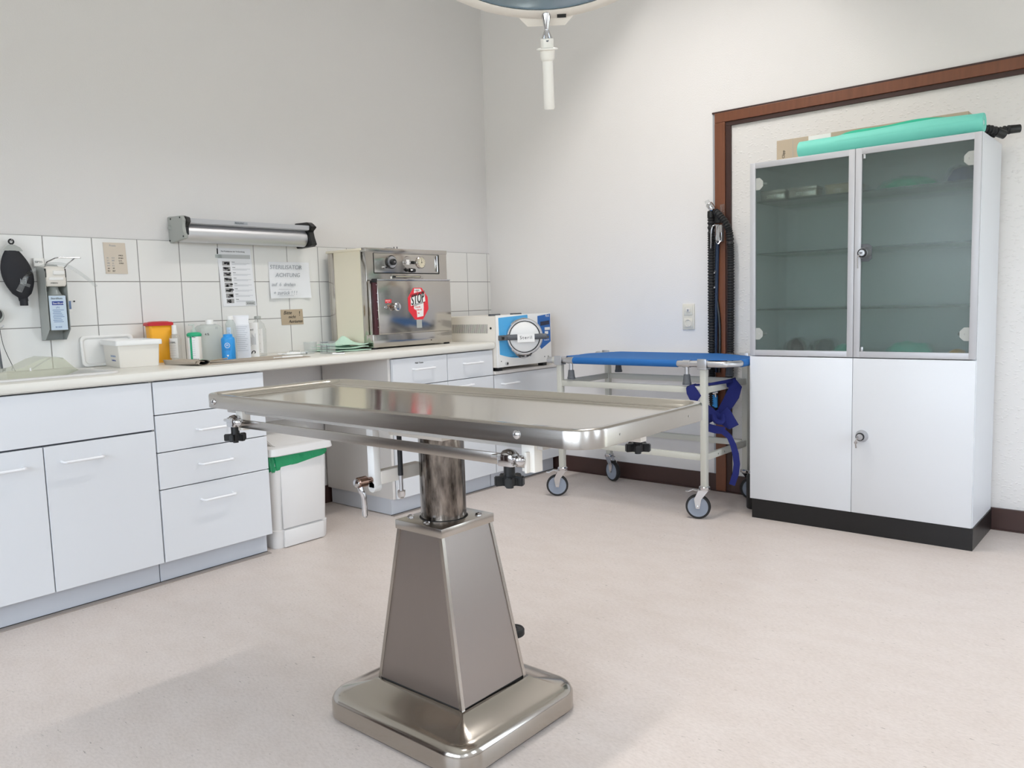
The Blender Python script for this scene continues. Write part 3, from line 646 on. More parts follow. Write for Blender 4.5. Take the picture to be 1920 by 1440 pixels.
# yellow sharps container
t = thing('sharps_container', 'yellow sharps container with red lid behind the white tub', 'sharps container', (.088, -2.395, WT))
q = lambda i, z, r=.012: rrect(-.038+i, .038-i, -.05+i, .05-i, r, z)
b = MB(); b.loops('yellow', [q(.008, WT+.0005), q(.007, WT+.003), q(.0, WT+.170), q(.003, WT+.173)]); xf(b, .088, -2.395, aa).build('body', t, smooth=50)
b = MB(); b.loops('red', [q(.001, WT+.169), q(-.006, WT+.170), q(-.007, WT+.181), q(-.002, WT+.186), q(.006, WT+.186), q(.012, WT+.189), q(.03, WT+.19)]); xf(b, .088, -2.395, aa).build('lid', t, smooth=50)
# small bottle with white pump cap right of it
def bottle(name, label, cat, x, y, prof, m, capprof, capm, lab=None, group=None, sxx=1, syy=1, extra=None, z=WT+.0005):
    t = thing(name, label, cat, (x, y, z), group)
    MB().lathe(m, prof, (x, y, z), n=28, sx=sxx, sy=syy).build('body', t, smooth=50)
    if capprof: MB().lathe(capm, capprof, (x, y, z), n=20).build('cap', t, smooth=50)
    if extra: extra(t, x, y, z)
    return t
def lab_flat(t, x, y, z, half, zz0, zz1, fn, m='white', ang=-45, rad=.026, name='label'):
    """a curved label facing the given compass angle"""
    b = MB(); n = 10; a0 = R(ang-half); a1 = R(ang+half)
    lp = [[(x+rad*math.cos(a0+(a1-a0)*i/n), y+rad*math.sin(a0+(a1-a0)*i/n), zq) for i in range(n+1)] for zq in (z+zz0, z+zz1)]
    lp2 = [[(x+(rad-.0006)*math.cos(a0+(a1-a0)*i/n), y+(rad-.0006)*math.sin(a0+(a1-a0)*i/n), zq) for i in range(n+1)] for zq in (z+zz1, z+zz0)]
    b.loops(m, lp+lp2+[lp[0]], close=False, cap0=False, cap1=False)
    nrm = Vector((math.cos(R(ang)), math.sin(R(ang)), 0)); rgt = Vector((-nrm.y, nrm.x, 0)); o = Vector((x, y, z))+nrm*(rad+.0006)
    fn(b, o, rgt); return b.build(name, t)
VA = -46    # direction from the things on the worktop towards the camera
def f_small(b, o, r):
    b.box('red', 0, 0, 0, 0, 0, 0) if False else None
    b.text('signred', '|||||', .012, o-r*.017+Vector((0, 0, .098)), r, Z_, spacing=.5); b.text('ink', 'STERIL', .010, o-r*.017+Vector((0, 0, .088)), r, Z_)
    for i in range(6): b.text('greyink', '————', .007, o-r*.017+Vector((0, 0, .074-.011*i)), r, Z_)
bottle('antiseptic_bottle', 'small clear bottle with white cap and red-striped label beside the sharps container', 'bottle', .155, -2.355,
       [(.024, 0), (.027, .004), (.027, .105), (.020, .122), (.011, .13)], 'clear', [(.012, .128), (.012, .142), (.011, .144), (.0105, .168), (.009, .17)], 'white', extra=lambda t, x, y, z: lab_flat(t, x, y, z, 42, .02, .11, f_small, 'white', VA, .0276))
# green-framed pump bottle
def f_green(b, o, r):
    b.text('ink', 'Softa-Man', .009, o-r*.017+Vector((0, 0, .112)), r, Z_)
    for i in range(8): b.text('greyink', '~~~~', .009, o-r*.003+Vector((0, 0, .096-.0095*i)), r, Z_, spacing=.8)
    b.text('ink', 'B.BRAUN', .0075, o-r*.0+Vector((0, 0, .012)), r, Z_)
def x_green(t, x, y, z):
    lab_flat(t, x, y, z, 60, .008, .118, f_green, 'white', VA-6, .0305)
    lab_flat(t, x, y, z, 9, .004, .122, lambda b, o, r: None, 'green', VA-12, .0314, 'green_stripe')
    b = MB(); b.lathe('green', [(.0312, 0), (.0316, .002), (.0316, .010), (.0305, .012)], (x, y, z)); b.build('bottom_band', t)
    b = MB(); b.lathe('cloudy', [(.014, .132), (.014, .142), (.006, .152), (.004, .170)], (x, y, z), n=14); b.box('cloudy', -.004, .022, -.004, .004, .166, .173, .002, mtx=Matrix.Translation((x, y, z)) @ Matrix.Rotation(R(VA-60), 4, 'Z')); b.build('pump', t)
bottle('pump_bottle', 'white and green labelled pump bottle at the front of the worktop', 'bottle', .275, -2.325,
       [(.029, 0), (.030, .002), (.030, .122), (.022, .132), (.015, .134)], 'offwhite', [(.031, .117), (.0325, .121), (.0325, .128), (.025, .1345), (.014, .136)], 'green', extra=x_green)
# cloudy canister
t = thing('canister', 'cloudy square plastic canister with white screw cap', 'canister', (.215, -2.215, WT))
b = MB(); q = lambda i, z, r=.022: [((Vector((x_, y_, 0)) - Vector((.205, -2.215, 0))) , z) for x_, y_, _ in rrect(.205-.042+i, .205+.042-i, -2.215-.058+i, -2.215+.058-i, r, 0)]
def qq(i, z): return [(v.x+.2, v.y-2.212, zz) for v, zz in q(i, z)]
b.loops('cloudy', [qq(.004, WT), qq(0, WT+.006), qq(0, WT+.15), qq(.012, WT+.164), qq(.024, WT+.168)]); b.build('body', t, smooth=50)
b = MB(); b.lathe('white', [(.018, .166), (.018, .184), (.017, .190), (.008, .192)], (.2, -2.205, WT)); b.build('cap', t)
b = MB(); b.text('greyink', 'H', .016, (.243, -2.2, WT+.145), (.0, 1, 0), Z_); b.build('pen_mark', t); b = MB(); b.text('ink', '4 %', .015, (.243, -2.255, WT+.118), Y_, Z_); b.build('pen_mark', t)
# blue bottle
def f_blue(b, o, r):
    b.lathe('white', [(.012, 0), (.012, .0005), (.010, .0005), (.010, 0)], o+Vector((0, 0, .068)), (math.cos(R(VA+8)), math.sin(R(VA+8)), 0), 22, cap=False)
    b.text('white', 'M', .013, o+Vector((0, 0, .064)), r, Z_, align='CENTER'); b.text('deepblue', 'lotion', .011, o+Vector((0, 0, .045)), r, Z_, align='CENTER'); b.text('white', '▼', .012, o+Vector((0, 0, .015)), r, Z_, align='CENTER')
bottle('blue_bottle', 'blue plastic bottle with a round white emblem', 'bottle', .285, -2.165, [(.0285, 0), (.031, .003), (.031, .096), (.027, .104), (.020, .108)], 'blue',
       [(.021, .107), (.021, .1165), (.019, .119), (.006, .120)], 'blue', extra=lambda t, x, y, z: lab_flat(t, x, y, z, 30, .003, .095, f_blue, 'blue', VA+8, .0313, 'printed_emblem'))
# tall clear bottle behind with measuring marks
def f_marks(b, o, r):
    for i in range(9): b.text('ink' if i < 4 else 'faintblue', '=', .012, o+Vector((0, 0, .02+.014*i)), r, Z_)
bottle('measuring_bottle', 'tall clear bottle with measuring marks between blue bottle and white bag', 'bottle', .235, -2.118, [(.021, 0), (.023, .003), (.023, .165), (.015, .182), (.012, .186)], 'cloudy',
       [(.014, .185), (.014, .2), (.012, .203)], 'white', extra=lambda t, x, y, z: lab_flat(t, x, y, z, 26, .02, .15, f_marks, 'labelblue', VA-10, .0236))
# white paper bag with folded top
t = thing('paper_bag', 'white printed paper bag with crumpled folded top', 'bag', (.235, -2.062, WT))
b = MB(); mt = rotm(.235, -2.06, R(VA+90+12))
def pb(w, d, z, dx=0): return [(-w+dx, -d, z), (w+dx, -d, z), (w+dx, d, z), (-w+dx, d, z)]
b.loops('paper', [pb(.036, .02, WT+.0005), pb(.037, .021, WT+.03), pb(.036, .020, WT+.16), pb(.034, .012, WT+.178, -.001), pb(.038, .002, WT+.198, -.002), pb(.037, .0012, WT+.205, -.002)], mtx=mt)
b.build('bag', t, smooth=20)
b = MB()
for i in range(13): b.box('greyink', -.028, (.026-.006*((i*7) % 3)), -.0217, -.0213, .150-.0095*i, .1512-.0095*i, mtx=Matrix.Translation((.235, -2.06, WT)) @ Matrix.Rotation(R(VA+102), 4, 'Z'))
b.build('printed_text', t)
# folding carton
t = thing('carton', 'white medicine carton with black print next to the paper bag', 'carton', (.22, -2.0, WT))
b = MB(); b.box('white', -.026, .026, -.016, .016, .0005, .168, .001, 1); xf(b, 0, 0, 0); bmesh.ops.transform(b.bm, matrix=Matrix.Translation((.222, -1.992, WT)) @ Matrix.Rotation(R(VA+94), 4, 'Z'), verts=b.bm.verts); b.build('box', t)
b = MB(); b.text('ink', 'S', .05, (.012, -.0165, .018), (-.3, 0, 1), (-1, 0, -.3), xs=.8)
b.text('ink', 'Lösung', .014, (-.013, -.0165, .02), (0, 0, 1), (-1, 0, 0)); b.text('ink', 'Steril', .012, (-.02, -.0165, .13), X_, Z_)
for i in range(9): b.box('greyink', -.02+.004*i, -.0186+.004*i, -.0167, -.0163, .06, .115-.006*((i*5) % 4))
bmesh.ops.transform(b.bm, matrix=Matrix.Translation((.222, -1.992, WT)) @ Matrix.Rotation(R(VA+94), 4, 'Z'), verts=b.bm.verts); b.build('printed_text', t)
# clear flask with label
def f_flask(b, o, r):
    b.text('ink', 'Isoton', .011, o-r*.02+Vector((0, 0, .118)), r, Z_)
    rr = random.Random(5)
    for i in range(10): b.text('ink', rr.choice(['.:', '::', ':-', '-.']), .012, o+r*(.002+.01*rr.random())+Vector((0, 0, .02+.0105*i)), r, Z_)
bottle('infusion_flask', 'clear infusion flask with printed label at the right of the bottles', 'bottle', .17, -1.93, [(.034, 0), (.037, .004), (.037, .13), (.030, .158), (.014, .176), (.013, .185)], 'clear',
       [(.016, .184), (.0165, .192), (.015, .197), (.006, .198)], 'alupaint', extra=lambda t, x, y, z: lab_flat(t, x, y, z, 45, .015, .135, f_flask, 'white', VA, .0376))
# folded newspaper lying under the bottles at the front
b = MB(); b.ribbon('newspaper', [(.40, -2.43, WT+.012), (.40, -2.446, WT+.02), (.40, -2.462, WT+.014), (.40, -2.46, WT+.004), (.40, -2.43, WT+.0015), (.41, -2.2, WT+.0012), (.42, -1.9, WT+.001)], .28, (1, .1, 0), .0012)
b.ribbon('newspaper', [(.40, -2.43, WT+.012), (.40, -2.38, WT+.007), (.40, -2.3, WT+.004), (.41, -2.15, WT+.003), (.42, -1.9, WT+.0028)], [.10, .10, .12, .2, .27], (1, .1, 0), .0012)
b.tube('cardbrown', [(.36, -2.30, WT+.006), (.40, -2.28, WT+.012), (.45, -2.27, WT+.018)], .003, 6)
for sc_, m_, x0_, x1_ in ((1, 'newspaper', .33, .52), (.8, 'ink', .335, .515)):
    b.loops(m_, [[(x, -2.425+.034*sc_*math.cos(2*PI*i/20), WT+.0125+.011*sc_*math.sin(2*PI*i/20)) for i in range(20)] for x in (x0_, x1_)], cap0=False, cap1=False)  # black inner sleeve paints in the shade inside the roll
tag(b.build('folded_newspaper', loc=(.4, -2.2, WT)), 'grey-brown folded paper with rolled edge lying at the worktop front', 'newspaper')
# syringe, pen, caps, loose clear wrappers
def syringe(name, x, y, a, label, m='white', L=.12, r=.006):
    t = thing(name, label, 'syringe', (x, y, WT)); d = Vector((math.cos(a), math.sin(a), 0)); o = Vector((x, y, WT+r+.002))
    MB().cyl(m, o, o+d*L, r, 12).build('barrel', t)
    b = MB(); b.cyl('white', o-d*.04, o, r*.45, 8); b.cyl('white', o-d*.042, o-d*.04, r*1.1, 12); b.build('plunger', t)
    MB().cyl('cloudy', o+d*L, o+d*(L+.014), r*.35, 8).build('tip', t)
syringe('syringe', .50, -2.02, R(80), 'thin white syringe lying at the front edge of the worktop', L=.10, r=.0045)
syringe('syringe', .30, -1.86, R(60), 'capped white syringe lying behind the front syringe', L=.09, r=.006)
b = MB(); b.tube('ink', [(.27, -1.87, WT+.006), (.285, -1.84, WT+.008), (.31, -1.81, WT+.006), (.33, -1.77, WT+.006)], .0035, 8); b.cyl('ink', (.30, -1.80, WT+.006), (.335, -1.765, WT+.006), .005, 8)
tag(b.build('black_pen', loc=(.3, -1.82, WT)), 'black pen lying among the clutter left of the beakers', 'pen')
b = MB()
for (x, y, a, l, r_) in ((.28, -1.80, .8, .05, .012), (.36, -1.78, 1.4, .07, .01)): b.box('clear', -l/2, l/2, -r_, r_, WT+.001, WT+.02, .004, mtx=rotm(x, y, a))
tag(b.build('clear_wrapper', loc=(.31, -1.79, WT)), 'clear plastic wrappers lying beside the beakers', 'wrapper')
def beaker(x, y, r, h, label):
    b = MB(); b.lathe('clear', [(r*.86, 0), (r, .003), (r*1.02, h), (r*.97, h), (r*.93, .005), (0.001, .005)], (x, y, WT+.0005), n=22)
    tag(b.build('beaker', loc=(x, y, WT), smooth=50), label, 'beaker')
beaker(.26, -1.69, .033, .056, 'left clear plastic beaker in front of the wall tiles')
t = thing('plastic_rack', 'clear square plastic holder with markings beside the green cloths', 'holder', (.42, -1.70, WT))
b = MB()
for (x0, x1, y0, y1) in ((-.028, .028, -.026, -.0245), (-.028, .028, .0245, .026), (-.028, -.0265, -.026, .026), (.0265, .028, -.026, .026)): b.box('clear', x0, x1, y0, y1, WT+.001, WT+.062, mtx=rotm(.42, -1.70, .3))
b.box('clear', -.028, .028, -.026, .026, WT+.0008, WT+.003, mtx=rotm(.42, -1.70, .3)); b.build('walls', t)
b = MB()
for p in ((-.02, -.0265), (.012, -.0265)): b.box('greyrub', p[0], p[0]+.0025, p[1]-.0008, p[1], WT+.008, WT+.045, mtx=rotm(.42, -1.70, .3))
b.box('greyrub', -.022, .02, -.0272, -.0266, WT+.056, WT+.0585, mtx=rotm(.42, -1.70, .3)); b.build('graduation', t)
b = MB(); b.box('white', -.03, .03, -.018, .018, WT+.0008, WT+.008, .002, mtx=rotm(.53, -1.72, .9)); b.box('ink', -.012, .028, -.004, .004, WT+.008, WT+.0095, mtx=rotm(.53, -1.72, .9))
tag(b.build('test_strip_pack', loc=(.53, -1.72, WT)), 'flat white pack with a dark stripe at the worktop front', 'pack')
# green cloths, folded stack with ragged edges
rr = random.Random(11)
GL = ['lowest pale green cloth of the stack left of the sterilizer', 'middle pale green cloth of the stack left of the sterilizer', 'uppermost pale green cloth of the stack left of the sterilizer']
for k in range(3):
    g = bmesh.new(); n = 14; V = []
    for i in range(n+1):
        row = []
        for j in range(n+1):
            u = i/n-.5; v = j/n-.5; z = WT+.004+.014*k+.004*math.sin(7*u+k*2)*math.cos(6*v+k)+.008*max(0, abs(v)-.3)*6*math.sin(9*u+k)*.25+(.006+.018*k)*math.exp(-((u+.12)**2+(v-.08*k)**2)/.035)
            row.append((.28+u*(.26-.02*k)+.01*math.sin(5*v+k), -1.525+v*(.21-.02*k)+.012*math.sin(6*u+k*3)+.015*k, max(z, WT+.0015+.014*k)))
        V.append(row)
    top = [[g.verts.new((x, y, z+.004)) for x, y, z in r_] for r_ in V]; bot = [[g.verts.new((x, y, z)) for x, y, z in r_] for r_ in V]
    for i in range(n):
        for j in range(n):
            g.faces.new((top[i][j], top[i+1][j], top[i+1][j+1], top[i][j+1])); g.faces.new((bot[i][j], bot[i][j+1], bot[i+1][j+1], bot[i+1][j]))
    for i in range(n):
        for (a, c, A, C) in ((top[i][0], top[i+1][0], bot[i][0], bot[i+1][0]), (top[i][n], top[i+1][n], bot[i][n], bot[i+1][n]), (top[0][i], top[0][i+1], bot[0][i], bot[0][i+1]), (top[n][i], top[n][i+1], bot[n][i], bot[n][i+1])):
            g.faces.new((a, c, C, A))
    bmesh.ops.recalc_face_normals(g, faces=g.faces)
    b = MB(); b.add(g, 'cloth'); tag(b.build('folded_cloth', loc=(.28, -1.49, WT+.011*k), smooth=60), GL[k], 'cloth', 'green cloths beside the sterilizer')

# ------------------------------------------------------------------ steam sterilizer (stainless box)
SX, SYA, SYB, SZ0, SZ1 = .375, -1.395, -.79, .885, 1.405
t = thing('sterilizer', 'large stainless steel sterilizer with a STOP sticker on its door', 'sterilizer', (.22, -1.09, WT))
b = MB(); b.box('steel_mirror', .33, SX, SYA, SYB, SZ0, SZ1, .003); b.box('steel_mirror', .05, .10, SYA, SYB, SZ0, SZ1, .002)
b.box('cream', .10, .33, SYA+.004, SYB-.004, SZ0, SZ1-.002); b.box('cream', .045, .345, SYA-.008, SYB+.004, SZ1-.004, SZ1+.008, .002)
b.box('steel_mirror', .335, SX+.002, SYA-.003, SYB+.002, SZ1-.012, SZ1+.009, .002)
b.build('casing', t)
def P(u, v): return (SYA+u*(SYB-SYA), SZ0+v*(SZ1-SZ0))     # front face coordinates 0..1
# control panel
b = MB(); y0, z0 = P(.09, .765); y1, z1 = P(.885, .965)
b.box('steel_mirror', SX-.002, SX+.002, y0, y1, z0, z1, .001); fr = .004
for q in ((y0, y1, z0-fr, z0), (y0, y1, z1, z1+fr*.6), (y0-fr*.6, y0, z0, z1), (y1, y1+fr, z0-fr, z1)): b.box('ink' if q[2] != z1 else 'greyrub', SX, SX+.0035, *q)
b.cyl('chrome', (SX+.006, y1-.014, z0+.008), (SX+.006, y1-.014, z1-.006), .004, 10)
b.build('control_panel', t)
def knob(y, z, r, name):
    b = MB(); b.lathe('black', [(r*1.05, 0), (r*1.08, .008), (r*.95, .012)], (SX+.002, y, z), X_); b.lathe('alu', [(r*.92, 0), (r*.92, .002)], (SX+.0135, y, z), X_)
    b.lathe('black', [(r*.52, 0), (r*.5, .016), (r*.4, .02)], (SX+.015, y, z), X_); b.lathe('chrome', [(r*.2, 0), (r*.18, .002)], (SX+.035, y, z), X_, 12); b.build(name, t)
y, z = P(.285, .875); knob(y, z, .034, 'timer_knob')
b = MB(); b.tube('black', [(SX+.004, y-.045, z-.022), (SX+.022, y-.045, z-.03), (SX+.025, y-.03, z-.03), (SX+.012, y-.02, z-.02)], .004, 8); b.cyl('chrome', (SX+.002, y-.052, z-.028), (SX+.018, y-.052, z-.028), .009, 12); b.build('latch', t)
y, z = P(.49, .875)
b = MB(); b.lathe('steel_mirror', [(.036, 0), (.034, .003)], (SX+.002, y, z), X_); b.box('white', SX+.005, SX+.006, y-.012, y+.010, z-.012, z+.016)
b.cyl('chrome', (SX+.004, y-.022, z), (SX+.014, y-.022, z), .006, 12); b.cyl('chrome', (SX+.004, y+.02, z), (SX+.014, y+.02, z), .009, 12); b.cyl('black', (SX+.014, y+.022, z), (SX+.03, y+.026, z-.002), .009, 12); b.build('thermostat', t)
b = MB(); b.cyl('black', (SX+.004, y-.012, z-.042), (SX+.018, y-.012, z-.042), .010, 14, .007); b.cyl('chrome', (SX+.018, y+.005, z-.042), (SX+.026, y+.015, z-.042), .006, 12); b.cyl('black', (SX+.010, y+.018, z-.043), (SX+.034, y+.022, z-.045), .013, 16, .010); b.build('toggle_switch', t)
y, z = P(.65, .878)
b = MB(); b.lathe('steel_mirror', [(.033, 0), (.034, .006), (.03, .009)], (SX+.002, y, z), X_); g_ = b.build('thermometer_dial', t)
b = MB(); b.lathe('amberdial', [(.028, 0), (.028, .001)], (SX+.0115, y, z), X_)
for k in range(11):
    a = R(-130+26*k); b.box('ink', SX+.0125, SX+.013, y+.023*math.sin(a)-.001, y+.023*math.sin(a)+.001, z+.023*math.cos(a)-.003, z+.023*math.cos(a)+.002)
b.box('ink', SX+.0126, SX+.0132, y-.001, y+.001, z, z+.018); b.cyl('ink', (SX+.0125, y, z), (SX+.0145, y, z), .003, 8); b.build('dial_face', g_)
# slot thermometer
b = MB(); y0, z0 = P(.30, .722); y1, _ = P(.64, .72); b.box('steel_mirror', SX, SX+.006, y0-.01, y1+.02, z0-.012, z0+.014, .001); b.box('ink', SX+.006, SX+.0066, y0, y1, z0-.004, z0+.006); b.cyl('amberdial', (SX+.0075, y0+.02, z0+.001), (SX+.0075, y1-.005, z0+.001), .0022, 8); b.build('slot_thermometer', t)
# door
DX = SX+.045
b = MB(); y0, z0 = P(.005, .128); y1, z1 = P(.965, .68)
b.box('steel_mirror', SX+.01, DX, y0+.03, y1, z0, z1, .004); b.box('steel_mirror', SX+.01, DX-.02, y0-.004, y0+.03, z0, z1, .002)
d = b.build('door', t)
b = MB(); b.box('maroon', DX-.02, DX-.004, y0+.008, y0+.032, z0+.0, z1-.005, .003); b.box('ink', DX-.018, DX+.002, y0+.005, y0+.03, z1-.01, z1+.01, .003)
for k in range(6): b.cyl('chrome', (DX-.0042, y0+.027, z0+.04+.045*k), (DX-.003, y0+.027, z0+.04+.045*k), .0025, 6)
b.build('seal', d)
b = MB(); b.box('chrome', SX, DX+.003, y0+.03, y1-.002, z1, z1+.008, .002); b.build('door_top_strip', d)
y, z = P(.19, .41)
b = MB(); b.cyl('chrome', (DX-.001, y+.03, z), (DX+.02, y+.03, z), .01, 14); b.lathe('chrome', [(.012, 0), (.022, .004), (.024, .012), (.018, .018), (.004, .02)], (DX+.018, y+.03, z), X_, 24); b.tube('darkchrome', [(DX+.001, y-.02, z-.012), (DX+.006, y-.01, z+.008), (DX+.006, y+.01, z-.004), (DX+.006, y+.022, z)], .004, 8); b.cyl('chrome', (DX-.001, y-.03, z-.002), (DX+.006, y-.03, z-.002), .009, 12); b.build('door_knob', d)
b = MB(); b.box('signred', DX, DX+.0008, y-.032, y+.012, z+.02, z+.04); b.text('white', 'DRUCK', .011, (DX+.001, y-.03, z+.029), Y_, Z_, xs=.9); b.text('white', 'zu', .009, (DX+.001, y-.018, z+.0215), Y_, Z_); b.build('red_tag', d)
# STOP sticker
y, z = P(.535, .435); ow, oh = .077, .088
oc = [(y+ow*sx_, z+oh*sz_) for sx_, sz_ in ((-.42, 1), (.38, 1), (.95, .42), (1, -.36), (.42, -1), (-.38, -1), (-.98, -.42), (-1, .38))]
def flat(b, m, poly, x0, x1): b.prism(m, poly, x0, x1, Matrix(((0, 0, 1, 0), (1, 0, 0, 0), (0, 1, 0, 0), (0, 0, 0, 1))))
b = MB(); flat(b, 'signred', oc, DX, DX+.0007)
flat(b, 'white', [(y-.030, z+.058), (y-.028, z+.083), (y+.020, z+.083), (y+.028, z+.068)], DX+.0007, DX+.001)
flat(b, 'white', [(y-.056, z-.012), (y-.056, z+.034), (y+.052, z+.058), (y+.054, z+.012)], DX+.0007, DX+.001)
flat(b, 'white', [(y-.034, z-.028), (y-.034, z-.004), (y+.040, z+.012), (y+.040, z-.022), (y+.035, z-.070), (y-.012, z-.076), (y-.014, z-.042)], DX+.0007, DX+.001)
flat(b, 'ink', [(y-.060, z+.044), (y-.060, z+.047), (y+.052, z+.071), (y+.052, z+.068)], DX+.001, DX+.0013)
flat(b, 'ink', [(y-.046, z-.017), (y-.046, z-.0145), (y+.050, z+.009), (y+.050, z+.0065)], DX+.001, DX+.0013)
b.text('ink', 'STOP', .074, (DX+.0014, y-.054, z-.008), (0, 1, .22), (0, -.05, 1), shear=.12, xs=.575, extrude=.0004)
b.text('ink', 'STOP', .074, (DX+.0015, y-.0518, z-.008), (0, 1, .22), (0, -.05, 1), shear=.12, xs=.575, extrude=.0004)
b.text('signred', 'Hands', .015, (DX+.0014, y-.024, z-.024), (0, 1, .05), Z_, extrude=.0003); b.text('signred', 'berühren!', .014, (DX+.0014, y-.028, z-.040), (0, 1, .05), Z_, extrude=.0003, xs=.95)
b.text('signred', '94', .014, (DX+.0014, y-.008, z-.058), (0, 1, 0), Z_); b.text('ink', '13 GASZAH', .008, (DX+.0014, y-.03, z+.0715), Y_, Z_); b.text('signred', '13%', .018, (DX+.0014, y-.025, z+.057), Y_, Z_)
b.build('stop_sticker', d)
b = MB(); b.box('alupaint', DX, DX+.0006, y-.018, y+.022, z-.135, z-.088); b.build('worn_sticker', d)
# base rail and feet
b = MB(); b.box('steel_mirror', SX-.02, SX+.035, SYA-.002, SYB-.012, SZ0-.002, P(0, .132)[1], .003); b.cyl('ink', (SX+.035, P(.70, 0)[0], SZ0+.018), (SX+.0365, P(.70, 0)[0], SZ0+.018), .003, 8); b.build('lower_rail', t)
for fx in (.08, .38):
    for fy in (SYA+.03, SYB-.03): MB().lathe('blackrub', [(.018, 0), (.016, SZ0-WT+.001)], (fx, fy, WT)).build('foot', t)
b = MB(); b.box('offwhite', .12, .16, -.985, -.955, SZ1+.008, SZ1+.028, .003); b.cyl('ink', (.13, -.975, SZ1+.028), (.13, -.975, SZ1+.042), .0025, 8); b.cyl('ink', (.145, -.965, SZ1+.028), (.145, -.965, SZ1+.042), .0025, 8)
b.tube('greyrub', [(.13, -.985, SZ1+.034), (.13, -1.03, SZ1+.034), (.14, -1.1, SZ1+.022), (.15, -1.16, SZ1+.01)], .0016, 6); b.build('top_connector', t)

# ------------------------------------------------------------------ autoclave
AX, A0, A1, AZ0, AZ1 = .625, -.648, -.13, .722, 1.03
t = thing('autoclave', 'blue and white tabletop autoclave labelled Steril on the low cabinet', 'autoclave', (.4, -.39, .7))
b = MB(); b.box('offwhite', .12, AX-.012, A0, A1, AZ0, AZ1-.005, .004); b.build('casing', t)
b = MB(); b.box('white', AX-.012, AX, A0-.001, A1+.001, AZ0, AZ1, .004); b.build('front_panel', t)
b = MB()
for k in range(34): b.box('greyrub', .235+.0095*k, .238+.0095*k, A0-.0012, A0, .925, .978)
b.cyl('ink', (.578, A0-.002, .955), (.578, A0, .955), .007, 12); b.build('vent_slots', t)
def AP(u, v): return (A0+u*(A1-A0), AZ0+v*(AZ1-AZ0))
b = MB()
pl = [AP(.03, .95), AP(.55, .985), AP(.60, .16)]+[AP(.60-.56*k/8, .19-.06*math.sin(PI*k/8)+.06*k/8) for k in range(9)]
flat(b, 'sky', pl, AX, AX+.0008); b.build('blue_decal', t)
b = MB(); flat(b, 'deepblue', [AP(.74, .95), AP(.985, .985), AP(.985, .42), AP(.80, .28), AP(.74, .40)], AX, AX+.0012)
flat(b, 'display', [AP(.79, .83), AP(.965, .85), AP(.965, .77), AP(.79, .75)], AX+.0012, AX+.0018)
b.text('white', 'MELAG', .020, (AX+.0013, AP(.89, 0)[0], AP(0, .925)[1]), Y_, Z_, xs=.62)
for v_, w_ in ((.68, .075), (.60, .05), (.51, .06)):
    y_, z_ = AP(.87, v_); b.box('white' if v_ > .55 else 'greyrub', AX+.0012, AX+.003, y_, y_+w_*.7, z_-.008, z_+.010, .001)
b.text('white', 'Euroklav 23 V', .011, (AX+.0014, AP(.86, 0)[0], AP(0, .445)[1]), Y_, Z_, xs=.8)
b.build('keypad', t)
cy_, cz_ = AP(.50, .53); Rr = .118
b = MB(); b.lathe('chrome', [(Rr+.004, 0), (Rr+.006, .006), (Rr-.002, .012), (Rr-.008, .012)], (AX, cy_-.02, cz_), X_, 48, cap=False); b.lathe('black', [(Rr-.002, 0), (Rr-.004, .02)], (AX+.001, cy_-.02, cz_), X_, 40)
for k in range(5):
    a = R(150+28*k); b.box('alu', AX+.018, AX+.028, cy_-.02+(Rr-.014)*math.cos(a)-.008, cy_-.02+(Rr-.014)*math.cos(a)+.008, cz_+(Rr-.014)*math.sin(a)-.008, cz_+(Rr-.014)*math.sin(a)+.008)
b.build('door_ring', t)
n_d = Vector((math.cos(R(41)), -math.sin(R(41)), 0)); t_d = Vector((-n_d.y, n_d.x, 0)); dc = Vector((.70, -.487, .898)); Rd = .111
b = MB(); b.lathe('chrome', [(Rd-.014, -.03), (Rd-.002, -.028), (Rd, .0), (Rd-.007, .008), (Rd-.017, .008), (Rd-.019, .004)], dc, n_d, 56)
b.lathe('white', [(Rd-.021, .0042), (Rd-.026, .008), (.001, .011)], dc, n_d, 56); b.lathe('ink', [(Rd-.016, .0085), (Rd-.0205, .0085)], dc, n_d, 56, cap=False); dd = b.build('round_door', t, smooth=40)
b = MB(); hc = dc+n_d*.03
b.cyl('greyrub', hc-t_d*(Rd+.004), hc+t_d*(Rd+.018), .0165, 18, bev=.005)
b.box('greyrub', AX, hc.x-t_d.x*Rd+.01, hc.y-t_d.y*Rd-.05, hc.y-t_d.y*Rd+.004, hc.z-.016, hc.z+.014, .004); b.box('black', AX+.03, AX+.05, hc.y-t_d.y*Rd-.0515, hc.y-t_d.y*Rd-.049, hc.z-.010, hc.z+.006)
b.cyl('greyrub', dc+n_d*.008, hc, .016, 14); b.build('handle', dd)
b = MB(); pc = hc+n_d*.0172
def dface(b2): return b2
pl = [pc+t_d*x+Vector((0, 0, z)) for x, z in ((-.050, -.030), (.052, -.030), (.052, .018), (-.050, .018))]
b.loops('white', [pl, [p+n_d*.0015 for p in pl]]); b.text('ink', 'Steril', .027, pc+n_d*.0019-t_d*.036+Vector((0, 0, -.012)), t_d, Z_, spacing=1.25, extrude=.0004); b.build('paper_label', dd)
b = MB()
for (u, v) in ((.06, .12), (.93, .12), (.86, .12)): y_, z_ = AP(u, v); b.cyl('ink', (AX, y_, z_), (AX+.002, y_, z_), .003, 8)
y_, z_ = AP(.14, .07); b.cyl('chrome', (AX, y_, z_), (AX+.014, y_, z_), .009, 14); b.cyl('ink', (AX+.014, y_, z_), (AX+.015, y_, z_), .005, 10); b.build('drain_valve', t)
for y_ in (A0+.03, A1-.06): MB().box('blackrub', .56, .60, y_, y_+.04, .7, AZ0+.001, .002).build('foot', t)
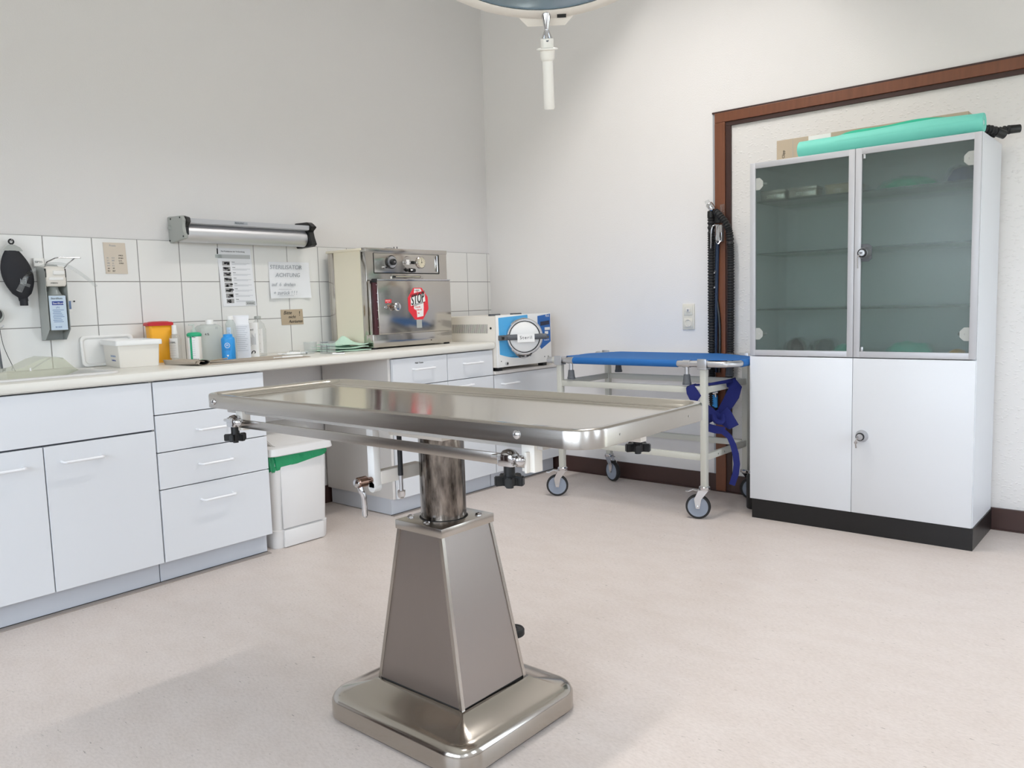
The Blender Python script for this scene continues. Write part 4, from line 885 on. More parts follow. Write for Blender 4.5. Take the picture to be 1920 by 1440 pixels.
for y_ in (A0+.03, A1-.06): MB().box('blackrub', .16, .20, y_, y_+.04, .7, AZ0+.001, .002).build('foot', t)
for k, (x, y) in enumerate(((.53, -.60), (.53, -.40))):
    b = MB(); b.box('greyrub', x-.012, x+.012, y-.001, y+.085, AZ1-.005, AZ1+.007, .003); b.build('top_grip', t)

# ------------------------------------------------------------------ waste bin
t = thing('waste_bin', 'tall white waste bin with green liner under the worktop gap', 'waste bin', (.42, -1.97, 0))
b = MB(); bx0, bx1, by0, by1 = .22, .56, -2.155, -1.84
q = lambda i, z, r=.03: rrect(bx0+i, bx1-i, by0+i, by1-i, r, z)
b.loops('wastewhite', [q(.012, 0), q(.010, .004), q(.006, .085), q(.011, .088), q(.0, .40), q(.003, .435)]); b.build('body', t, smooth=50)
b = MB(); b.box('wastewhite', bx1-.008, bx1+.0045, by0+.05, by1-.045, .004, .083, .003); b.box('wastewhite', bx1-.006, bx1+.003, by0+.048, by1-.043, .09, .40, .004); b.build('front_ribs', t)
b = MB(); lp = []
for k, z in enumerate((.362, .368, .39, .42, .445)):
    l_ = []
    for i, (x, y, _) in enumerate(rrect(bx0, bx1, by0, by1, .03, 0, 12)):
        dz = (.004*math.sin(i*.9)+.003*math.sin(i*2.3)) if k < 2 else 0
        off = (.004+.003*math.sin(i*1.7+k*1.3)+.003*math.sin(i*.7+k))
        if k == 0: off *= .2
        tilt = .0+.055*(y-by0)/(by1-by0) if k < 3 else 0
        vx = x-(bx0+bx1)/2; vy = y-(by0+by1)/2; ln_ = math.hypot(vx, vy)
        l_.append((x+vx/ln_*off, y+vy/ln_*off, z+dz+tilt*(.8 if k < 2 else .4)))
    lp.append(l_)
b.loops('binliner', lp, cap0=False, cap1=False); b.build('liner', t, smooth=50)
b = MB(); q2 = lambda i, z, r=.035: rrect(bx0-.025+i, bx1+.035-i, by0-.02+i, by1+.02-i, r, z)
b.loops('wastewhite', [q2(.004, .438), q2(0, .442), q2(.004, .472), q2(.02, .48)]); 
pr = [(bx0-.01, .479), (bx1+.02, .479), (bx1-.02, .486), (bx1-.12, .535), (bx0+.04, .55), (bx0-.01, .545)]
b.prism('wastewhite', pr, 0, .27, Matrix(((1, 0, 0, 0), (0, 0, 1, by0+.022), (0, 1, 0, 0), (0, 0, 0, 1))), .006); b.build('lid', t, smooth=40)

# ------------------------------------------------------------------ examination table
TX0, TX1, TY_0, TY_1, TT, TB = 1.487, 2.886, -2.966, -2.468, .860, .820
t = thing('examination_table', 'stainless steel veterinary examination table on a tapered pedestal', 'examination table', (2.23, -2.7, 0))
b = MB(); rc = .062
lt = lambda i, z: rrect(TX0+i, TX1-i, TY_0+i, TY_1-i, max(rc-i, .006), z, 8)
b.loops('steel', [lt(.0018, TB), lt(0, TB+.001), lt(0, TT-.006), lt(.0015, TT-.002), lt(.005, TT)], cap0=False, cap1=False)
b.loops('steel_top', [lt(.005, TT), lt(.013, TT), lt(.0165, TT-.0015), lt(.021, TT-.006), lt(.027, TT-.0105), lt(.035, TT-.0138), lt(.044, TT-.0152), lt(.047, TT-.0140), lt(.052, TT-.0140), lt(.055, TT-.0165), lt(.06, TT-.017)], cap0=False)
b.loops('steel', [lt(.0018, TB), lt(.0018, TT-.018), lt(.02, TT-.018)], cap0=False); b.build('tray', t, smooth=42)
for x in (1.56, 2.712):
    b = MB(); b.lathe('chrome', [(.0095, 0), (.009, .002), (.006, .0045), (.001, .0055)], (x, TY_0, TB+.019), (0, -1, 0), 18); b.box('ink', x-.0045, x+.0045, TY_0-.0062, TY_0-.005, TB+.0185, TB+.0195); b.build('bolt', t)
for y in (-2.86, -2.58):
    b = MB(); b.cyl('chrome', (TX1, y, TB+.019), (TX1+.001, y, TB+.019), .002, 8); b.build('rivet', t)
b = MB()
for y0, y1 in ((-2.925, -2.895), (-2.539, -2.509)): b.box('subframe', 1.56, 2.745, y0, y1, .803, .836, .003)
for x0, x1 in ((1.56, 1.60), (2.705, 2.745), (1.98, 2.06), (2.40, 2.48)): b.box('subframe', x0, x1, -2.9, -2.53, .805, .834, .003)
b.box('offwhite', 2.13, 2.33, -2.80, -2.60, .765, .80, .004); b.build('underframe', t)
for y, s in ((-2.937, -1), (-2.497, 1)):
    b = MB(); b.box('steel', 1.60, 2.715, y-.0025, y+.0025, .766, .790, .0008); b.build('side_rail', t)
    for x in (1.625, 2.70):
        b = MB(); b.box('offwhite', x-.004, x+.030, min(y-s*.003, y-s*.030), max(y-s*.003, y-s*.030), .757, .825, .002); b.box('offwhite', x+.012, x+.018, min(y-s*.003, y+s*.008), max(y-s*.003, y+s*.008), .757, .80, .001); b.build('rail_bracket', t)
def clamp(x, y):
    b = MB(); b.box('chrome', x-.040, x+.035, y-.013, y+.010, .782, .790, .003); b.box('chrome', x-.02, x+.02, y-.016, y+.012, .768, .795, .004); b.lathe('chrome', [(.018, 0), (.013, .006), (.003, .009)], (x, y, .794), n=16)
    b.lathe('chrome', [(.009, 0), (.009, .018), (.006, .02)], (x+.026, y-.002, .784), (.7, -.5, 0), 12); c = b.build('rail_clamp', t)
    b = MB(); b.cyl('black', (x, y, .745), (x, y, .768), .012, 14); pts = []
    for k in range(5):
        a = 2*PI*k/5+.3
        for da, r_ in ((-.36, .017), (-.22, .032), (.22, .032), (.36, .017)): pts.append((x+r_*math.cos(a+da), y+r_*math.sin(a+da)))
    b.prism('black', pts, .728, .748, bev=.002); b.cyl('black', (x, y, .722), (x, y, .73), .008, 10); b.build('star_knob', c)
clamp(1.632, -2.945); clamp(2.672, -2.945); clamp(2.70, -2.492)
# column
b = MB(); b.cyl('steel_col', (2.225, -2.70, .53), (2.225, -2.70, .77), .0605, 48); b.build('column', t)
b = MB(); b.box('steel', 2.143, 2.317, -2.80, -2.603, .517, .541, .0015); b.lathe('ink', [(.0645, 0), (.0645, .0008)], (2.225, -2.70, .541), n=40); b.build('cap_plate', t)
for x, y in ((2.16, -2.76), (2.245, -2.782), (2.295, -2.64), (2.165, -2.62)):
    b = MB(); b.lathe('chrome', [(.009, 0), (.009, .003), (.006, .006), (.004, .006), (.004, .003)], (x, y, .541), n=6); b.build('cap_screw', t)
b = MB(); b.lathe('darkchrome', [(.005, 0), (.005, .012), (.002, .016)], (2.205, -2.607, .541), n=10); b.build('grease_nipple', t)
# pedestal
bo = [(2.073, -2.824), (2.390, -2.824), (2.390, -2.574), (2.073, -2.574)]; tp = [(2.147, -2.797), (2.313, -2.797), (2.313, -2.606), (2.147, -2.606)]
PB, PT = .095, .518
def lerp2(a, c, k): return (a[0]+(c[0]-a[0])*k, a[1]+(c[1]-a[1])*k)
cb = (2.2315, -2.699)
for k in range(4):
    a, c, A, C = bo[k], bo[(k+1) % 4], tp[k], tp[(k+1) % 4]
    mid = lambda p, d: lerp2(p, cb, d)
    e = .035; a2, c2, A2, C2 = lerp2(a, c, e), lerp2(c, a, e), lerp2(A, C, e*1.6), lerp2(C, A, e*1.6)
    nx, ny = (c[1]-a[1]), -(c[0]-a[0]); L = math.hypot(nx, ny); nx /= L; ny /= L
    g = -.003
    b = MB(); b.loops('steel_panel', [[(p[0]+nx*g, p[1]+ny*g, z) for p, z in ((a2, PB+.004), (c2, PB+.004), (C2, PT), (A2, PT))], [(p[0]+nx*(g-.002), p[1]+ny*(g-.002), z) for p, z in ((a2, PB+.004), (c2, PB+.004), (C2, PT), (A2, PT))]])
    b.build('pedestal_panel', t)
b = MB()
for k in range(4):
    p, P_ = bo[k], tp[k]
    n1, n0 = bo[(k+1) % 4], bo[(k-1) % 4]; N1, N0 = tp[(k+1) % 4], tp[(k-1) % 4]
    u1 = Vector((n1[0]-p[0], n1[1]-p[1], 0)).normalized(); u0 = Vector((n0[0]-p[0], n0[1]-p[1], 0)).normalized(); w_ = .0105
    def ring(q, z):
        q = Vector((q[0], q[1], z)); return [q, q+u1*w_, q+u1*w_+u0*.003, q+u0*.003+u1*.003, q+u0*w_+u1*.003, q+u0*w_]
    b.loops('steel', [ring(p, PB-.004), ring(P_, PT)])
b.loops('ink', [[(x, y, PB-.002) for x, y in [lerp2(q_, cb, .035) for q_ in bo]], [(x, y, PT) for x, y in [lerp2(q_, cb, .06) for q_ in tp]]])
b.build('pedestal_frame', t)
b = MB(); bb = lambda i, z, r: rrect(1.966+i, 2.497-i, -2.937+i, -2.462-i, max(r, .004), z, 8)
b.loops('steel_base', [bb(.003, .006, .07), bb(0, .008, .07), bb(0, .048, .07), bb(.004, .058, .067), bb(.012, .066, .06), bb(.022, .0705, .05), bb(.03, .0725, .04), rrect(2.06, 2.403, -2.838, -2.56, .004, PB-.006, 8), rrect(2.066, 2.397, -2.831, -2.567, .004, PB, 8)], cap0=True); b.build('base', t, smooth=40)
b = MB(); b.loops('blackrub', [bb(.008, 0, .062), bb(.008, .0065, .062)]); b.build('base_gasket', t)
b = MB(); b.tube('steel', [(2.20, -2.48, .06), (2.195, -2.45, .085), (2.19, -2.40, .095)], .008, 8); b.lathe('blackrub', [(.031, 0), (.034, .003), (.034, .018), (.031, .022), (.026, .022), (.025, .0205), (.019, .0205), (.018, .022), (.012, .022), (.011, .0205), (.001, .0205)], (2.185, -2.385, .092), n=28); b.build('foot_pedal', t)
# tilt mechanism
mx_ = 2.125
b = MB(); b.box('white', mx_-.013, mx_+.013, -2.858, -2.835, .632, .80, .003); b.lathe('white', [(.0135, 0), (.0135, .023)], (mx_, -2.858, .636), Y_, 18); b.build('tilt_arm', t)
b = MB(); b.box('offwhite', mx_-.014, mx_+.014, -2.836, -2.69, .641, .676, .003); b.build('tilt_crossbar', t)
b = MB(); b.cyl('blackrub', (mx_+.02, -2.775, .655), (mx_+.02, -2.775, .80), .0068, 12); b.cyl('alu', (mx_+.02, -2.775, .605), (mx_+.02, -2.775, .655), .0055, 12); b.lathe('chrome', [(.003, 0), (.008, .003), (.0105, .010), (.0105, .022), (.009, .023)], (mx_+.02, -2.775, .592), n=6); b.build('threaded_rod', t)
b = MB(); b.cyl('darkchrome', (mx_, -2.905, .656), (mx_, -2.858, .656), .0095, 16, .008); b.lathe('darkchrome', [(.011, 0), (.014, .003), (.014, .028), (.011, .031)], (mx_, -2.905, .656), Y_, 18); b.lathe('chrome', [(.002, 0), (.010, .002), (.011, .006)], (mx_, -2.911, .656), Y_, 18)
b.tube('chrome', [(mx_, -2.896, .652), (mx_+.004, -2.896, .635), (mx_+.008, -2.892, .620), (mx_+.008, -2.89, .57)], .0072, 12); b.lathe('chrome', [(.007, 0), (.005, .005), (.001, .007)], (mx_+.008, -2.89, .57), (0, 0, -1), 12); b.build('locking_lever', t)

# ------------------------------------------------------------------ stretcher trolley
CX0, CX1, CYF, CYB = 1.03, 1.908, -.58, -.10
t = thing('transport_trolley', 'grey-beige tubular trolley on four castors carrying the stretcher', 'trolley', (1.47, -.34, 0))
for x in (CX0, CX1):
    for y in (CYF, CYB):
        MB().box('beigegrey', x-.0155, x+.0155, y-.0155, y+.0155, .165, .752, .003).build('leg', t)
b = MB()
for z in (.645, .310):
    for y in (CYF, CYB): b.box('beigegrey', CX0+.015, CX1-.015, y-.010, y+.010, z-.016, z+.016, .002)
    for x in (CX0, CX1): b.box('beigegrey', x-.010, x+.010, CYF+.015, CYB-.015, z-.016, z+.016, .002)
for y in (-.45, -.38): b.cyl('chrome', (CX1+.010, y, .31), (CX1+.0115, y, .31), .004, 8)
b.build('frame_rails', t)
for x in (CX0, CX1):
    for y in (CYF, CYB):
        b = MB(); b.box('alu', x-.024, x+.024, y-.026, y+.024, .748, .757, .002); b.box('alu', x-.024, x+.024, y-.026, y-.019, .755, .80, .002); b.box('alu', x-.024, x+.024, y+.019, y+.024, .755, .785, .002); b.build('pole_clamp', t)
def caster(x, y, a):
    fw_ = Vector((math.cos(a), math.sin(a), 0)); sd = Vector((-fw_.y, fw_.x, 0)); c = Vector((x, y, .062))+fw_*.032
    b = MB(); b.lathe('chrome', [(.026, .148), (.028, .151), (.028, .162), (.024, .166)], (x, y, 0), n=20)
    for s in (-1, 1):
        pl_ = [Vector((x, y, .15))-fw_*.022, Vector((x, y, .15))+fw_*.026, c+fw_*.018+Vector((0, 0, .04)), c+fw_*.009-Vector((0, 0, .008)), c-fw_*.009-Vector((0, 0, .008)), c-fw_*.018+Vector((0, 0, .04))]
        b.loops('chrome', [[p+sd*s*.021 for p in pl_], [p+sd*s*.0185 for p in pl_]])
    b.cyl('chrome', c-sd*.026, c+sd*.026, .006, 10)
    tp_ = Vector((x, y, .15)); b.loops('chrome', [[tp_-fw_*.022+sd*.021, tp_+fw_*.03+sd*.021, tp_+fw_*.03-sd*.021, tp_-fw_*.022-sd*.021], [tp_-fw_*.022+sd*.021-Vector((0, 0, .003)), tp_+fw_*.03+sd*.021-Vector((0, 0, .003)), tp_+fw_*.03-sd*.021-Vector((0, 0, .003)), tp_-fw_*.022-sd*.021-Vector((0, 0, .003))]])
    k = b.build('castor', t)
    b = MB(); b.lathe('wheelgrey', [(.018, -.015), (.04, -.011), (.0505, -.013), (.0505, .013), (.04, .011), (.018, .015)], c, sd, 36); b.lathe('blackrub', [(.0505, -.013), (.058, -.0125), (.0618, -.006), (.0618, .006), (.058, .0125), (.0505, .013)], c, sd, 40, cap=False); b.build('wheel', k, smooth=50)
    b = MB(); p0 = Vector((x, y, .14))+fw_*.02; b.ribbon('chrome', [p0, p0+fw_*.035+Vector((0, 0, .008)), p0+fw_*.06-Vector((0, 0, .004)), p0+fw_*.075-Vector((0, 0, .002))], [.03, .03, .026, .018], sd, .003); b.build('brake_lever', k)
caster(CX0, CYF, R(215)); caster(CX0, CYB, R(-20)); caster(CX1, CYF, R(200)); caster(CX1, CYB, R(30))
# stretcher
t = thing('stretcher', 'blue canvas stretcher with aluminium poles lying on the trolley', 'stretcher', (1.5, -.34, .79))
SZ = .7735; r_ = .0155; XL, XRr = .955, 2.055
b = MB()
b.tube('alu', [(XL+.005, CYF, SZ), (1.4, CYF, SZ), (1.955, CYF, SZ), (2.01, CYF+.018, SZ), (2.04, CYF+.05, SZ), (2.052, CYF+.10, SZ)], r_, 14, True)
b.tube('alu', [(2.052, CYF+.10, SZ), (2.052, -.34, SZ), (2.052, CYB-.10, SZ)], r_, 14, False)
b.tube('alu', [(2.052, CYB-.10, SZ), (2.04, CYB-.05, SZ), (2.01, CYB-.018, SZ), (1.955, CYB, SZ), (1.4, CYB, SZ), (XL+.005, CYB, SZ)], r_, 14, True)
b.tube('alu', [(XL+.03, CYF, SZ), (XL+.03, -.34, SZ), (XL+.03, CYB, SZ)], .013, 12, False)
for y in (CYF, CYB): b.lathe('alu', [(.012, 0), (.017, .004), (.017, .03), (.012, .034)], (XL-.01, y, SZ), X_, 16); b.cyl('beigegrey', (XL+.03, y, SZ), (XL+.08, y, SZ), .018, 16)
b.build('pole_frame', t)
for x in (1.105, 1.815):
    for y in (CYF, CYB):
        b = MB(); b.cyl('alu', (x-.02, y, SZ), (x+.02, y, SZ), .0185, 16); b.cyl('alu', (x, y, SZ-.055), (x, y, SZ), .011, 14)
        f_ = b.build('foot_post', t)
        b = MB(); b.lathe('greyrub', [(.022, 0), (.022, .012), (.020, .014), (.016, .05), (.013, .053)], (x, y, SZ-.105), n=20); b.build('rubber_foot', f_)
b = MB(); zt = SZ+.0185
def cz(x, y): return zt-.006*math.sin(PI*min(1, max(0, (y-CYF)/(CYB-CYF))))
g = bmesh.new(); NX, NY = 30, 16
def xlim(v):      # the canvas is longest in the middle
    e = min(v, 1-v); k = min(1, e/.27)
    return 1.125-.15*k, 1.765+.27*k
G = []
for i in range(NX+1):
    row = []
    for j in range(NY+1):
        v = j/NY; a_, c_ = xlim(v); x = a_+(c_-a_)*i/NX; y = CYF+(CYB-CYF)*v
        row.append((x, y, cz(x, y)))
    G.append(row)
T_ = [[g.verts.new(p) for p in r0] for r0 in G]; B_ = [[g.verts.new((p[0], p[1], p[2]-.003)) for p in r0] for r0 in G]
for i in range(NX):
    for j in range(NY):
        g.faces.new((T_[i][j], T_[i+1][j], T_[i+1][j+1], T_[i][j+1])); g.faces.new((B_[i][j], B_[i][j+1], B_[i+1][j+1], B_[i+1][j]))
for i in range(NX):
    for j in (0, NY): g.faces.new((T_[i][j], T_[i+1][j], B_[i+1][j], B_[i][j]))
for j in range(NY):
    for i in (0, NX): g.faces.new((T_[i][j], T_[i][j+1], B_[i][j+1], B_[i][j]))
bmesh.ops.recalc_face_normals(g, faces=g.faces); b.add(g, 'canvas')
for y in (CYF, CYB): b.cyl('canvas', (1.125, y, SZ), (1.765, y, SZ), .0185, 20)
b.cyl('canvas', (2.052, CYF+.105, SZ), (2.052, CYB-.105, SZ), .0185, 20)
b.build('canvas', t, smooth=40)

# navy straps
t = thing('restraint_strap', 'knotted navy blue webbing strap hanging from the trolley rail', 'strap', (1.93, -.4, .6))
b = MB()
b.ribbon('navy', [(1.84, CYF+.016, .668), (1.838, CYF-.006, .668), (1.84, CYF-.016, .662), (1.85, CYF-.018, .64), (1.865, CYF-.017, .615), (1.885, CYF-.014, .60)], [.04, .04, .045, .06, .065, .05], (1, 0, .35), .002)
b.ribbon('navy', [(1.835, CYF+.014, .666), (1.90, -.52, .668), (1.94, -.40, .672), (1.945, -.30, .674)], .022, (0, .5, .1), .002)
b.build('rail_loop', t)
b = MB()
b.ribbon('navy', [(1.935, -.34, .672), (1.945, -.345, .655), (1.965, -.35, .64), (1.955, -.36, .60), (1.935, -.37, .56), (1.915, -.38, .525), (1.90, -.385, .50)], [.05, .06, .065, .068, .062, .055, .05], (1, .35, 0), .002); b.build('hanging_end', t)
b = MB()
b.ribbon('navy', [(1.835, -.44, .545), (1.86, -.43, .52), (1.885, -.42, .50), (1.93, -.41, .475), (1.965, -.40, .455)], [.04, .05, .04, .05, .055], (.5, .1, .6), .003)
b.ribbon('navy', [(1.925, -.40, .525), (1.945, -.405, .505), (1.965, -.41, .48), (1.985, -.41, .445)], [.05, .055, .05, .055], (.6, .1, .7), .003)
b.ribbon('navy', [(1.90, -.39, .51), (1.87, -.42, .49), (1.85, -.44, .465), (1.86, -.45, .44), (1.90, -.44, .43), (1.94, -.42, .425)], [.04, .045, .045, .045, .04, .035], (.2, .2, 1), .003)
b.tube('navy', [(1.88, -.42, .50), (1.90, -.44, .475), (1.93, -.43, .47), (1.92, -.40, .50)], .014, 10)
b.build('knot', t)
b = MB(); b.ribbon('navy', [(1.90, -.43, .435), (1.935, -.425, .42), (1.965, -.42, .395), (1.985, -.42, .355), (1.998, -.42, .31), (2.004, -.42, .26), (1.998, -.42, .21), (1.983, -.42, .165), (1.978, -.42, .15)], [.03, .03, .028, .03, .032, .032, .032, .03, .03], (1, .3, .3), .002); b.build('tail', t)

# ------------------------------------------------------------------ hoses and hook on the frame
t = thing('breathing_hoses', 'pair of black corrugated hoses hanging on the brown door frame', 'hose', (1.73, -.05, 1.5))
def corr(pts, name, r0=.0178):
    # ribbed hose: dense spline, radius alternating
    pts = [Vector(p) for p in pts]; out = []
    for i in range(len(pts)-1):
        p0 = pts[max(i-1, 0)]; p1 = pts[i]; p2 = pts[i+1]; p3 = pts[min(i+2, len(pts)-1)]; n = max(4, int((p2-p1).length/.0035))
        for k in range(n):
            s = k/n; out.append(.5*((2*p1)+(-p0+p2)*s+(2*p0-5*p1+4*p2-p3)*s*s+(-p0+3*p1-3*p2+p3)*s**3))
    out.append(pts[-1])
    b = MB(); b.tube('blackrub', out, r0, 14, False, rf=lambda i, n: 1+.12*(1 if (i//2) % 2 else -1)); b.build(name, t, smooth=25)
corr([(1.683, -.045, 1.555), (1.684, -.045, 1.45), (1.683, -.045, 1.0), (1.684, -.045, .66), (1.69, -.045, .50), (1.71, -.045, .46)], 'hose')
corr([(1.712, -.055, 1.562), (1.745, -.06, 1.535), (1.785, -.055, 1.475), (1.797, -.045, 1.38), (1.796, -.04, 1.1), (1.793, -.04, .8), (1.785, -.04, .58), (1.765, -.04, .48), (1.74, -.045, .46)], 'hose')
b = MB(); b.lathe('black', [(.019, 0), (.019, .03), (.016, .034)], (1.683, -.045, 1.535), n=16); b.build('hose_cuff', t)
b = MB(); b.lathe('chrome', [(.012, 0), (.018, .008), (.02, .04), (.018, .044)], (1.70, -.05, 1.57), (-.7, -.1, 1), 16); b.cyl('clear', (1.68, -.05, 1.585), (1.662, -.05, 1.625), .012, 14, .013); b.build('elbow_connector', t)
b = MB(); b.tube('cablenavy', [(1.713, -.025, 1.40), (1.708, -.028, 1.2), (1.703, -.03, .95), (1.70, -.03, .68)], .010, 10); 
b.tube('black', [(1.70, -.03, 1.43), (1.697, -.03, 1.2), (1.722, -.025, .95), (1.72, -.03, .68)], .008, 8); b.build('inner_cable', t)
b = MB(); b.box('greyrub', 1.70, 1.712, -.045, -.03, 1.235, 1.242); b.box('white', 1.699, 1.704, -.046, -.038, 1.148, 1.156); b.box('white', 1.699, 1.704, -.046, -.038, 1.228, 1.236); b.build('cable_marker', t)
b = MB(); b.cyl('chrome', (1.70, -.06, .565), (1.73, -.06, .575), .008, 12); b.cyl('chrome', (1.71, -.06, .585), (1.716, -.06, .545), .006, 10); b.cyl('black', (1.735, -.06, .58), (1.738, -.08, .60), .007, 10); b.box('blue', 1.69, 1.722, -.06, -.045, .485, .555, .003); b.build('valve', t)
t = thing('hose_hook', 'chrome spring clip bracket screwed to the brown door frame', 'hook', (1.725, -.02, 1.45))
b = MB(); b.box('alu', 1.718, 1.748, -.052, -.016, 1.40, 1.485, .002); b.box('chrome', 1.716, 1.750, -.055, -.05, 1.398, 1.488, .001); b.build('bracket', t)
b = MB(); b.tube('chrome', [(1.735, -.056, 1.49), (1.712, -.075, 1.485), (1.702, -.08, 1.46), (1.700, -.078, 1.40), (1.694, -.07, 1.365)], .003, 8); b.tube('chrome', [(1.712, -.056, 1.405), (1.728, -.07, 1.395), (1.738, -.07, 1.385), (1.746, -.06, 1.40)], .003, 8); b.build('spring', t)
b = MB(); b.box('clear', 1.728, 1.752, -.03, -.016, 1.53, 1.60, .003); b.box('black', 1.70, 1.735, -.045, -.016, 1.50, 1.56, .003); b.build('top_clip', t)

# wall socket and switch
t = thing('wall_socket', 'cream double wall plate with a rocker switch above a socket', 'socket', (1.52, 0, .99))
b = MB(); b.box('socket', 1.484, 1.56, -.008, 0, .918, 1.064, .003); b.build('frame_plate', t)
b = MB(); b.box('socket', 1.495, 1.549, -.011, -.007, 1.0, 1.054, .002); b.box('offwhite', 1.510, 1.534, -.014, -.010, 1.015, 1.04, .002); b.box('greyink', 1.517, 1.527, -.0146, -.0138, 1.021, 1.034); b.build('switch', t)
b = MB(); b.box('socket', 1.495, 1.549, -.011, -.007, .928, .982, .002); b.lathe('offwhite', [(.022, 0), (.0215, .003), (.019, .003), (.0185, -.002), (.001, -.002)], (1.522, -.0105, .955), (0, -1, 0), 28)
for dx in (-.009, .009): b.cyl('ink', (1.522+dx, -.0092, .955), (1.522+dx, -.0086, .955), .003, 8)
for dz in (-.017, .017): b.box('alu', 1.5195, 1.5245, -.0125, -.0085, .955+dz-.003, .955+dz+.003)
b.build('socket_outlet', t)

# ------------------------------------------------------------------ tall medicine cabinet
KX0, KX1, KYF, KYB, KZ, KM, KB = 2.076, 3.052, -.427, -.012, 1.73, .808, .096
KD = 2.562; DT = .02
t = thing('medicine_cabinet', 'tall grey-white cabinet with framed glass doors above solid doors', 'cabinet', (2.56, -.22, 0))
b = MB(); yb = KYF+DT+.001
b.box('laminate', KX0+.002, KX0+.02, yb, KYB, KB, KZ-.001, .001, 1); b.box('laminate', KX1-.02, KX1-.0, yb-.004, KYB, KB, KZ-.001, .001, 1)
b.box('laminate', KX0+.0202, KX1-.0202, yb, KYB, KZ-.019, KZ-.001, .001, 1); b.box('laminate', KX0+.02, KX1-.02, yb, KYB, KM, KM+.018); b.box('laminate', KX0+.02, KX1-.02, yb, KYB, KB, KB+.018)
b.box('laminate', KX0+.02, KX1-.02, KYB-.008, KYB, KB, KZ-.02); b.build('body', t)
MB().box('plinthblack', KX0+.008, KX1+.004, KYF+.006, KYB, 0, KB, .001, 1).build('plinth', t)
for x0, x1 in ((KX0, KD-.001), (KD+.001, KX1-.002)):
    dr = MB().box('laminate', x0, x1, KYF, KYF+DT, KB+.002, KM-.002, .0015).build('door', t)
    if x0 > 2.3:
        b = MB(); b.lathe('alu', [(.028, 0), (.027, .004), (.019, .022), (.019, .024)], (2.606, KYF, .455), (0, -1, 0), 28); b.lathe('blackrub', [(.0185, 0), (.018, .008), (.016, .009)], (2.606, KYF-.024, .455), (0, -1, 0), 24); b.lathe('alu', [(.0145, 0), (.014, .002)], (2.606, KYF-.033, .455), (0, -1, 0), 24)
        lk = b.build('lock', dr)
        b = MB(); b.box('chrome', 2.601, 2.604, KYF-.045, KYF-.035, .452, .462); b.tube('chrome', [(2.600, KYF-.044, .452), (2.592, KYF-.042, .435), (2.593, KYF-.040, .405)], .0035, 6); b.lathe('chrome', [(.007, 0), (.007, .002)], (2.593, KYF-.042, .43), (0, -1, 0), 12); b.build('key', lk)
gx = [(KX0, KD-.001), (KD+.001, KX1-.002)]
for k, (x0, x1) in enumerate(gx):
    b = MB(); f = .027; z0, z1 = KM+.002, KZ-.002
    for q in ((x0, x0+f, z0, z1), (x1-f, x1, z0, z1), (x0+f-.001, x1-f+.001, z0, z0+f), (x0+f-.001, x1-f+.001, z1-f, z1)):
        b.box('alu_frame', q[0], q[1], KYF, KYF+DT, q[2], q[3], .0015)
    dr = b.build('glass_door', t)
    MB().box('frosted', x0+f-.004, x1-f+.004, KYF+.008, KYF+.012, z0+f-.004, z1-f+.004).build('glass_pane', dr)
    hx = x0+f if k == 0 else x1-f; s = 1 if k == 0 else -1
    for hz in (.915, 1.628):
        oc_ = [(hx+s*.0, hz-.028), (hx+s*.020, hz-.028), (hx+s*.036, hz-.012), (hx+s*.036, hz+.012), (hx+s*.020, hz+.028), (hx, hz+.028)]
        b = MB(); b.prism('alupaint', [(x, z) for x, z in oc_], 0, .003, Matrix(((1, 0, 0, 0), (0, 0, 1, KYF+.0045), (0, 1, 0, 0), (0, 0, 0, 1)))); b.cyl('alu', (hx+s*.012, KYF+.013, hz), (hx+s*.045, KYF+.03, hz), .011, 14, .006); b.build('hinge', dr)
    if k == 1:
        b = MB(); oc_ = [(2.592, 1.235), (2.622, 1.235), (2.636, 1.248), (2.636, 1.30), (2.622, 1.312), (2.592, 1.312)]
        b.prism('greyrub', oc_, 0, .003, Matrix(((1, 0, 0, 0), (0, 0, 1, KYF+.004), (0, 1, 0, 0), (0, 0, 0, 1))))
        b.lathe('alu', [(.028, 0), (.027, .006), (.019, .024), (.019, .026)], (2.606, KYF+.004, 1.272), (0, -1, 0), 28); b.lathe('blackrub', [(.0195, 0), (.019, .01), (.016, .011)], (2.604, KYF-.022, 1.272), (0, -1, 0), 24); b.lathe('alu', [(.014, 0), (.013, .002)], (2.604, KYF-.033, 1.272), (0, -1, 0), 24)
        lk = b.build('lock', dr)
        b = MB(); b.box('chrome', 2.598, 2.610, KYF-.045, KYF-.035, 1.269, 1.275); b.tube('chrome', [(2.598, KYF-.043, 1.265), (2.589, KYF-.040, 1.25), (2.589, KYF-.038, 1.205)], .003, 6); b.build('key', lk)
        b = MB(); b.box('alu', x0+f+.004, x0+f+.014, KYF+.002, KYF+.01, z0+f, z0+f+.02, .001); b.box('alu', x0+f+.004, x0+f+.014, KYF+.002, KYF+.01, z1-f-.02, z1-f, .001); b.build('catch', dr)
SH = [1.03, 1.298, 1.545]
for z in SH: MB().box('shelfglass', KX0+.021, KX1-.021, KYF+.035, KYB-.01, z-.004, z+.004, .001, 1).build('shelf', t)

